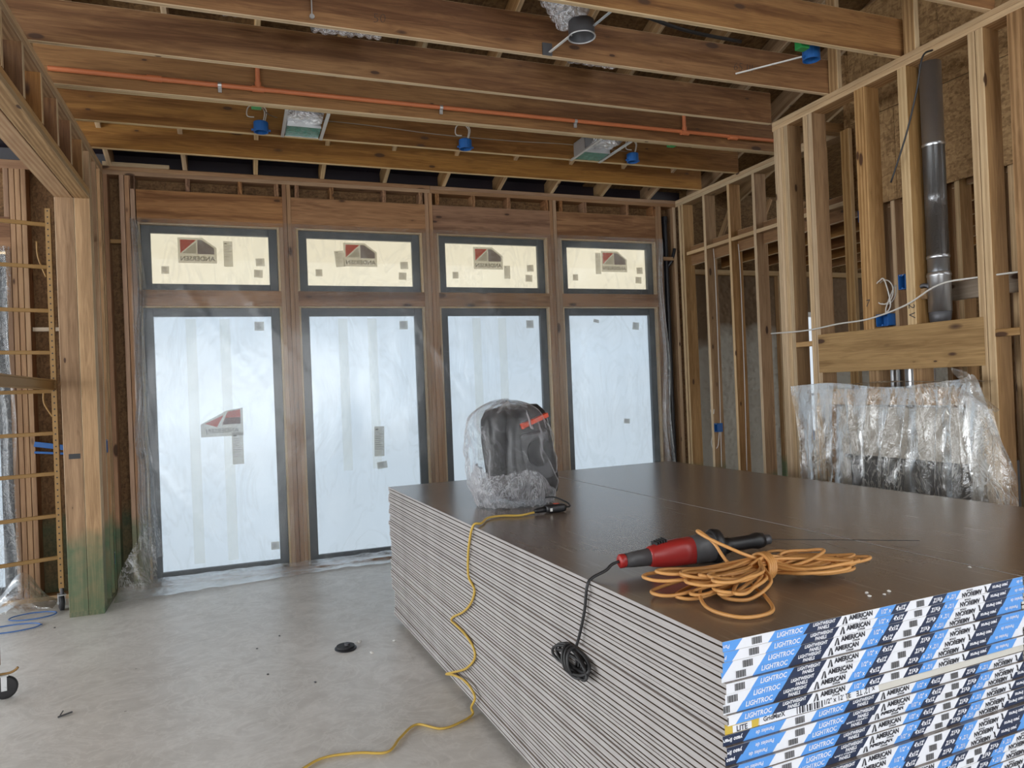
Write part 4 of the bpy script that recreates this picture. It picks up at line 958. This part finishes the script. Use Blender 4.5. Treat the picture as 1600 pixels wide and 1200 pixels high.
cyl('round_vent', (.02, -.168, .28), (.02, -.160, .28), .085, M['black'], mc, 28)
stick('handle', (-.055, -.150, .445), (.115, -.150, .48), .035, .026, M['orange'], mc)
cyl('handle_end', (-.07, -.150, .442), (-.052, -.150, .446), .018, M['orange'], mc, 14)
for s in (-.055, .12): cyl('handle_arm', (s, -.12, .45 + (.02 if s > 0 else -.02)), (s, -.06, .43), .012, M['black'], mc, 12)
bg = tag(empty('plastic_bag', (1.50, -3.19, SZ), .25), 'clear crumpled plastic bag pulled down over the black machine', 'bag')
def fn(u, v):
    th = 2 * math.pi * u; c, s = math.cos(th), math.sin(th); z = v * .60
    a = .265 - .02 * v; b = .22
    prof = math.sqrt(max(0, 1 - max(0, (v - .62) / .38) ** 3.6)) if v > .62 else 1
    base = .80 + .20 * min(1, v * 4.5); e = 2 / 2.6
    a *= prof * base; b *= prof * base
    n = 1 + .09 * mn.noise(Vector((c * 2.0, s * 2.0, v * 2.6))) + .05 * mn.noise(Vector((c * 7 + v * 5, s * 7, v * 7))) + .03 * math.sin(th * 11 + v * 9 + 3 * mn.noise(Vector((c, s, v * 3))))
    x = math.copysign(abs(c) ** e, c) * a * n; y = math.copysign(abs(s) ** e, s) * b * n
    if c > .3: x += .05 * (1 - v) * (c - .3); 
    return (x - .01 - .05 * v * (1 if c > 0 else .2), y, .006 + z + .02 * mn.noise(Vector((c * 3, s * 3, 9))) * v)
grid('film', 120, 70, fn, M['film_bag'], bg)
def fn(u, v):   # gathered hem at the foot
    th = 2 * math.pi * u; c, s = math.cos(th), math.sin(th); r = .235 + .03 * math.sin(v * 3.14) + .02 * mn.noise(Vector((c * 6, s * 6, v * 3)))
    return (r * c * 1.0, r * .80 * s, .006 + (.17 - .05 * c + .03 * math.sin(th * 3)) * v + .015 * mn.noise(Vector((c * 9, s * 9, v * 5))))
grid('gathered_hem', 120, 16, fn, M['film_hem'], bg)
# adapter and cables
ad = tag(empty('plug_adapter', (1.565, -3.60, SZ), .0), 'black plug adapter with a small red light joining the yellow cord by the bag', 'adapter')
loft('body', (-.05, -.0, .024), (1, -.0, 0), [(0, .022, .018), (.015, .034, .022), (.07, .036, .023), (.10, .030, .022), (.115, .024, .018)], M['black'], ad, 18, sq=3.5)
box('indicator', .0, .03, -.012, .010, .045, .049, M['orange'], ad, .002); box('rating_label', -.035, -.022, -.036, -.034, .014, .030, M['white'], ad)
loft('plug', (-.115, .0, .018), (1, 0, .08), [(0, .008, .008), (.02, .016, .014), (.066, .018, .016)], M['black'], ad, 14)
tube('power_lead', [(.065, .0, .024), (.11, .03, .02), (.125, .10, .03), (.09, .20, .05), (.04, .26, .04)], .005, M['cord_k'], ad)
# yellow cord down the side of the pile to the slab
def side(s, z, off=.012): q = stk(-off, s, z); return tuple(q)
yc = [(1.45, -3.60, SZ + .012), (1.36, -3.62, SZ + .008), (1.28, -3.58, SZ + .008), (1.19, -3.60, SZ + .009), side(1.88, SZ + .010, -.045), side(1.86, SZ + .006, .006), side(1.92, .86), side(1.945, .742), side(1.93, .70), side(1.86, .66), side(1.92, .58), side(2.05, .50), side(2.215, .43),
      side(2.25, .399), side(2.18, .398), side(2.04, .392), side(1.93, .37), side(1.89, .33), side(1.93, .28), side(2.06, .20), side(2.26, .115), side(2.39, .060, .012), side(2.25, .104, .014), side(2.08, .138, .014), side(1.965, .136, .014), side(1.912, .106, .014), side(1.955, .045, .02),
      (1.045, -3.66, .010), (.96, -3.715, .008), (.86, -3.735, .008),
      (.761, -3.64, .008), (.658, -3.74, .008), (.575, -3.85, .008), (.453, -3.80, .008), (.312, -3.775, .008), (.21, -3.83, .008), (.05, -4.0, .008), (-.1, -4.3, .008)]
tag(tube('extension_cord', yc, .0062, M['cord_y'], n=7), 'yellow extension cord hanging down the drywall edge and winding over the slab', 'cord')
# ---------------------------------------------------------------- reciprocating saw
A0 = Vector((1.245, -4.895, SZ + .048)); A1 = Vector((1.905, -4.90, SZ + .062)); ax = (A1 - A0).normalized(); Ls = (A1 - A0).length
sw_ = tag(empty('power_saw', A0, math.atan2(ax.y, ax.x)), 'red and black handheld power saw with a long thin blade lying on the drywall', 'power saw')
X = (1, 0, .02)
loft('tail_ring', (0, 0, 0), X, [(0, .018, .020), (.004, .022, .025), (.022, .022, .025), (.026, .019, .022)], M['red'], sw_, 20)
loft('rear_grip', (.024, 0, 0), X, [(0, .021, .024), (.03, .024, .028), (.10, .028, .032)], M['dgrey'], sw_, 22)
loft('body', (.12, 0, .002), X, [(0, .028, .033), (.01, .033, .037), (.06, .040, .046), (.13, .043, .050), (.185, .042, .050)], M['red'], sw_, 24, sq=2.4)
for i in range(5): box('vent_slot', .15 + i * .010, .155 + i * .010, -.012, .028, .038 + .0022 * i, .052 + .0022 * i, M['black'], sw_, .001)
loft('motor_housing', (.30, 0, .006), X, [(0, .043, .050), (.03, .045, .052), (.09, .046, .054)], M['dgrey'], sw_, 24, sq=2.3)
loft('collar', (.388, 0, .008), X, [(0, .048, .060), (.01, .052, .066), (.035, .050, .062), (.045, .036, .04)], M['black'], sw_, 24)
loft('nose', (.43, 0, .004), X, [(0, .034, .036), (.05, .024, .026), (.14, .026, .026), (.17, .030, .032), (.195, .026, .028)], M['black'], sw_, 20)
loft('blade_clamp', (.622, 0, .006), X, [(0, .020, .020), (.035, .019, .019), (.038, .012, .012)], M['dsteel'], sw_, 16)
bl = stick('blade', (.655, 0, .006), (1.27, -.145, -.040), .0016, .007, M['black'], sw_, (0, 1, 0))
cd = [(0, 0, 0), (-.03, -.0, -.008), (-.06, -.012, -.022)]
q = lambda s, z, off: tuple(Matrix.Rotation(-math.atan2(ax.y, ax.x), 3, 'Z') @ (stk(-off, s, z) - A0))
cd += [q(.70, SZ + .006, -.01), q(.697, SZ - .02, .012), q(.72, .86, .014), q(.755, .77, .018), q(.775, .725, .022)]
tube('power_cord', cd, .0055, M['cord_k'], sw_)
kn = []
for k in range(60):
    a = k * .62; kn.append((stk(-.030 + .014 * math.sin(a * 1.37), .80 + .105 * math.cos(a) * (1 + .25 * math.sin(k * .37)), .665 + .036 * math.sin(a + .4 * math.sin(k * .29)) * (1 + .22 * math.cos(k * .23)))))
rot = Matrix.Rotation(-math.atan2(ax.y, ax.x), 3, 'Z')
tube('cord_knot', [tuple(rot @ (p - A0)) for p in kn], .0056, M['cord_k'], sw_)
for k in range(3): tube('cord_wrap', [tuple(rot @ (stk(-.030 + .028 * math.cos(t_), .78 + .02 * k + .012 * math.sin(t_), .665 + .046 * math.sin(t_)) - A0)) for t_ in [j * math.pi / 5 for j in range(10)]], .0056, M['cord_k'], sw_, True)
# ---------------------------------------------------------------- coiled orange-yellow cord
hc = tag(empty('coiled_cord', (1.63, -5.19, SZ)), 'hank of orange-yellow extension cord tied at its middle lying beside the power saw', 'cord')
rnd = random.Random(11); loops = []
for i in range(19):
    lx = -.22 - .20 * rnd.random(); ly = -.20 + .24 * rnd.random(); rx = .17 + .11 * rnd.random(); ry = -.17 + .15 * rnd.random()
    if i == 0: rx, ry = .30, -.14
    if i == 1: lx, ly = -.42, .03
    zb = lambda: .010 + .075 * rnd.random()
    tz = .02 + .055 * rnd.random(); ty = rnd.uniform(-.018, .018)
    w1_, w2_ = rnd.uniform(.03, .075), rnd.uniform(.03, .06)
    dl = Vector((lx, ly, 0)).normalized(); nl = Vector((-dl.y, dl.x, 0)); dr = Vector((rx, ry, 0)).normalized(); nr = Vector((-dr.y, dr.x, 0))
    Lp, Rp = Vector((lx, ly, zb())), Vector((rx, ry, zb()))
    pts = [Vector((0, ty, tz)), Lp * .5 + nl * w1_ + Vector((0, 0, .03)), Lp * .92 + nl * w1_ * .7, Lp + dl * .02, Lp * .92 - nl * w1_ * .7, Lp * .5 - nl * w1_ + Vector((0, 0, .015)),
           Vector((0.005, ty - .01, tz + .008)), Rp * .5 + nr * w2_ + Vector((0, 0, .03)), Rp * .92 + nr * w2_ * .7, Rp + dr * .02, Rp * .92 - nr * w2_ * .7, Rp * .5 - nr * w2_ + Vector((0, 0, .015))]
    for p in pts: p.z = max(p.z, .0085)
    loops.append((pts, True))
loops.append(([(-.02, .0, .07), (-.08, .02, .10), (-.135, .10, .135), (-.155, .14, .155), (-.135, .155, .15), (-.12, .10, .12), (-.10, .05, .06), (-.05, .02, .05)], True))
loops.append(([(-.02, -.01, .05), (-.10, -.06, .02), (-.14, -.18, .009), (-.22, -.30, .009), (-.33, -.30, .009), (-.36, -.18, .012), (-.27, -.04, .03), (-.12, .0, .05)], True))
loops.append(([(.02, 0, .06), (.06, .06, .05), (.16, .17, .04), (.25, .20, .03), (.29, .15, .02), (.20, .06, .03), (.05, .01, .06)], True))
tube('cord_loops', None, .0058, M['cord'], hc, loops=loops, n=7)
for k in range(4): tube('tie_wrap', [(.008 * k - .012 + .006 * math.sin(a), .050 * math.cos(a), .047 + .042 * math.sin(a)) for a in [j * math.pi / 6 for j in range(12)]], .0058, M['cord'], hc, True)
loft('socket_end', (.10, -.005, .035), (1, .12, .05), [(0, .008, .008), (.012, .017, .015), (.045, .016, .014)], M['orange'], hc, 14)
# ---------------------------------------------------------------- small things on slab and pile
o = tag(empty('floor_drain', (.589, -2.36, 0)), 'black capped pipe stub set in the concrete slab', 'drain')
loft('ring', (0, 0, -.01), (0, 0, 1), [(0, .085, .07), (.014, .085, .07), (.018, .075, .062)], M['abs'], o, 28); cyl('cap', (0, 0, .008), (0, 0, .020), .058, M['rubber'], o, 24); cyl('plug_nut', (.01, 0, .02), (.01, 0, .034), .02, M['dsteel'], o, 6)
def crumb(name, loc, s, mat, label, cat='debris', grp=None):
    bm = bmesh.new(); bmesh.ops.create_icosphere(bm, subdivisions=1, radius=s)
    for v in bm.verts: v.co *= .7 + .6 * rnd.random(); v.co.z *= .55
    o = from_bm(name, bm, None, (mat,)); o.location = (loc[0], loc[1], loc[2] + s * .42); tag(o, label, cat, grp)
for p in ((.692, -2.28), (.73, -2.533), (.905, -2.377)): crumb('plaster_crumb', (*p, 0), .014, M['white'], 'small white crumb on the slab just beyond the black pipe stub', 'debris', 'white crumbs near the pipe stub')
for p in ((1.80, -5.46), (1.87, -5.48), (1.83, -5.50), (2.33, -5.40), (1.78, -5.49)): crumb('plaster_crumb', (*p, SZ), .006, M['white'], 'tiny white crumb on the near edge of the drywall pile', 'debris', 'white crumbs on the drywall')
for p in ((-1.78, .0 - .05), (-1.659, -.20), (-1.35, -.9), (.05, -2.1), (.1, -2.6), (.35, -2.85), (.2, -1.9)): crumb('dark_chip', (*p, 0), .008, M['dsteel'], 'small dark chip lying on the bare slab', 'debris', 'dark chips on the slab')
o = tag(empty('wood_splinter', (-.93, -2.70, 0), .5), 'small dark splinter lying alone on the slab at the lower left', 'debris'); stick('splinter', (-.035, 0, .006), (.035, .004, .008), .008, .008, M['dsteel'], o); stick('splinter', (-.02, .015, .006), (.0, .03, .02), .005, .005, M['dsteel'], o)
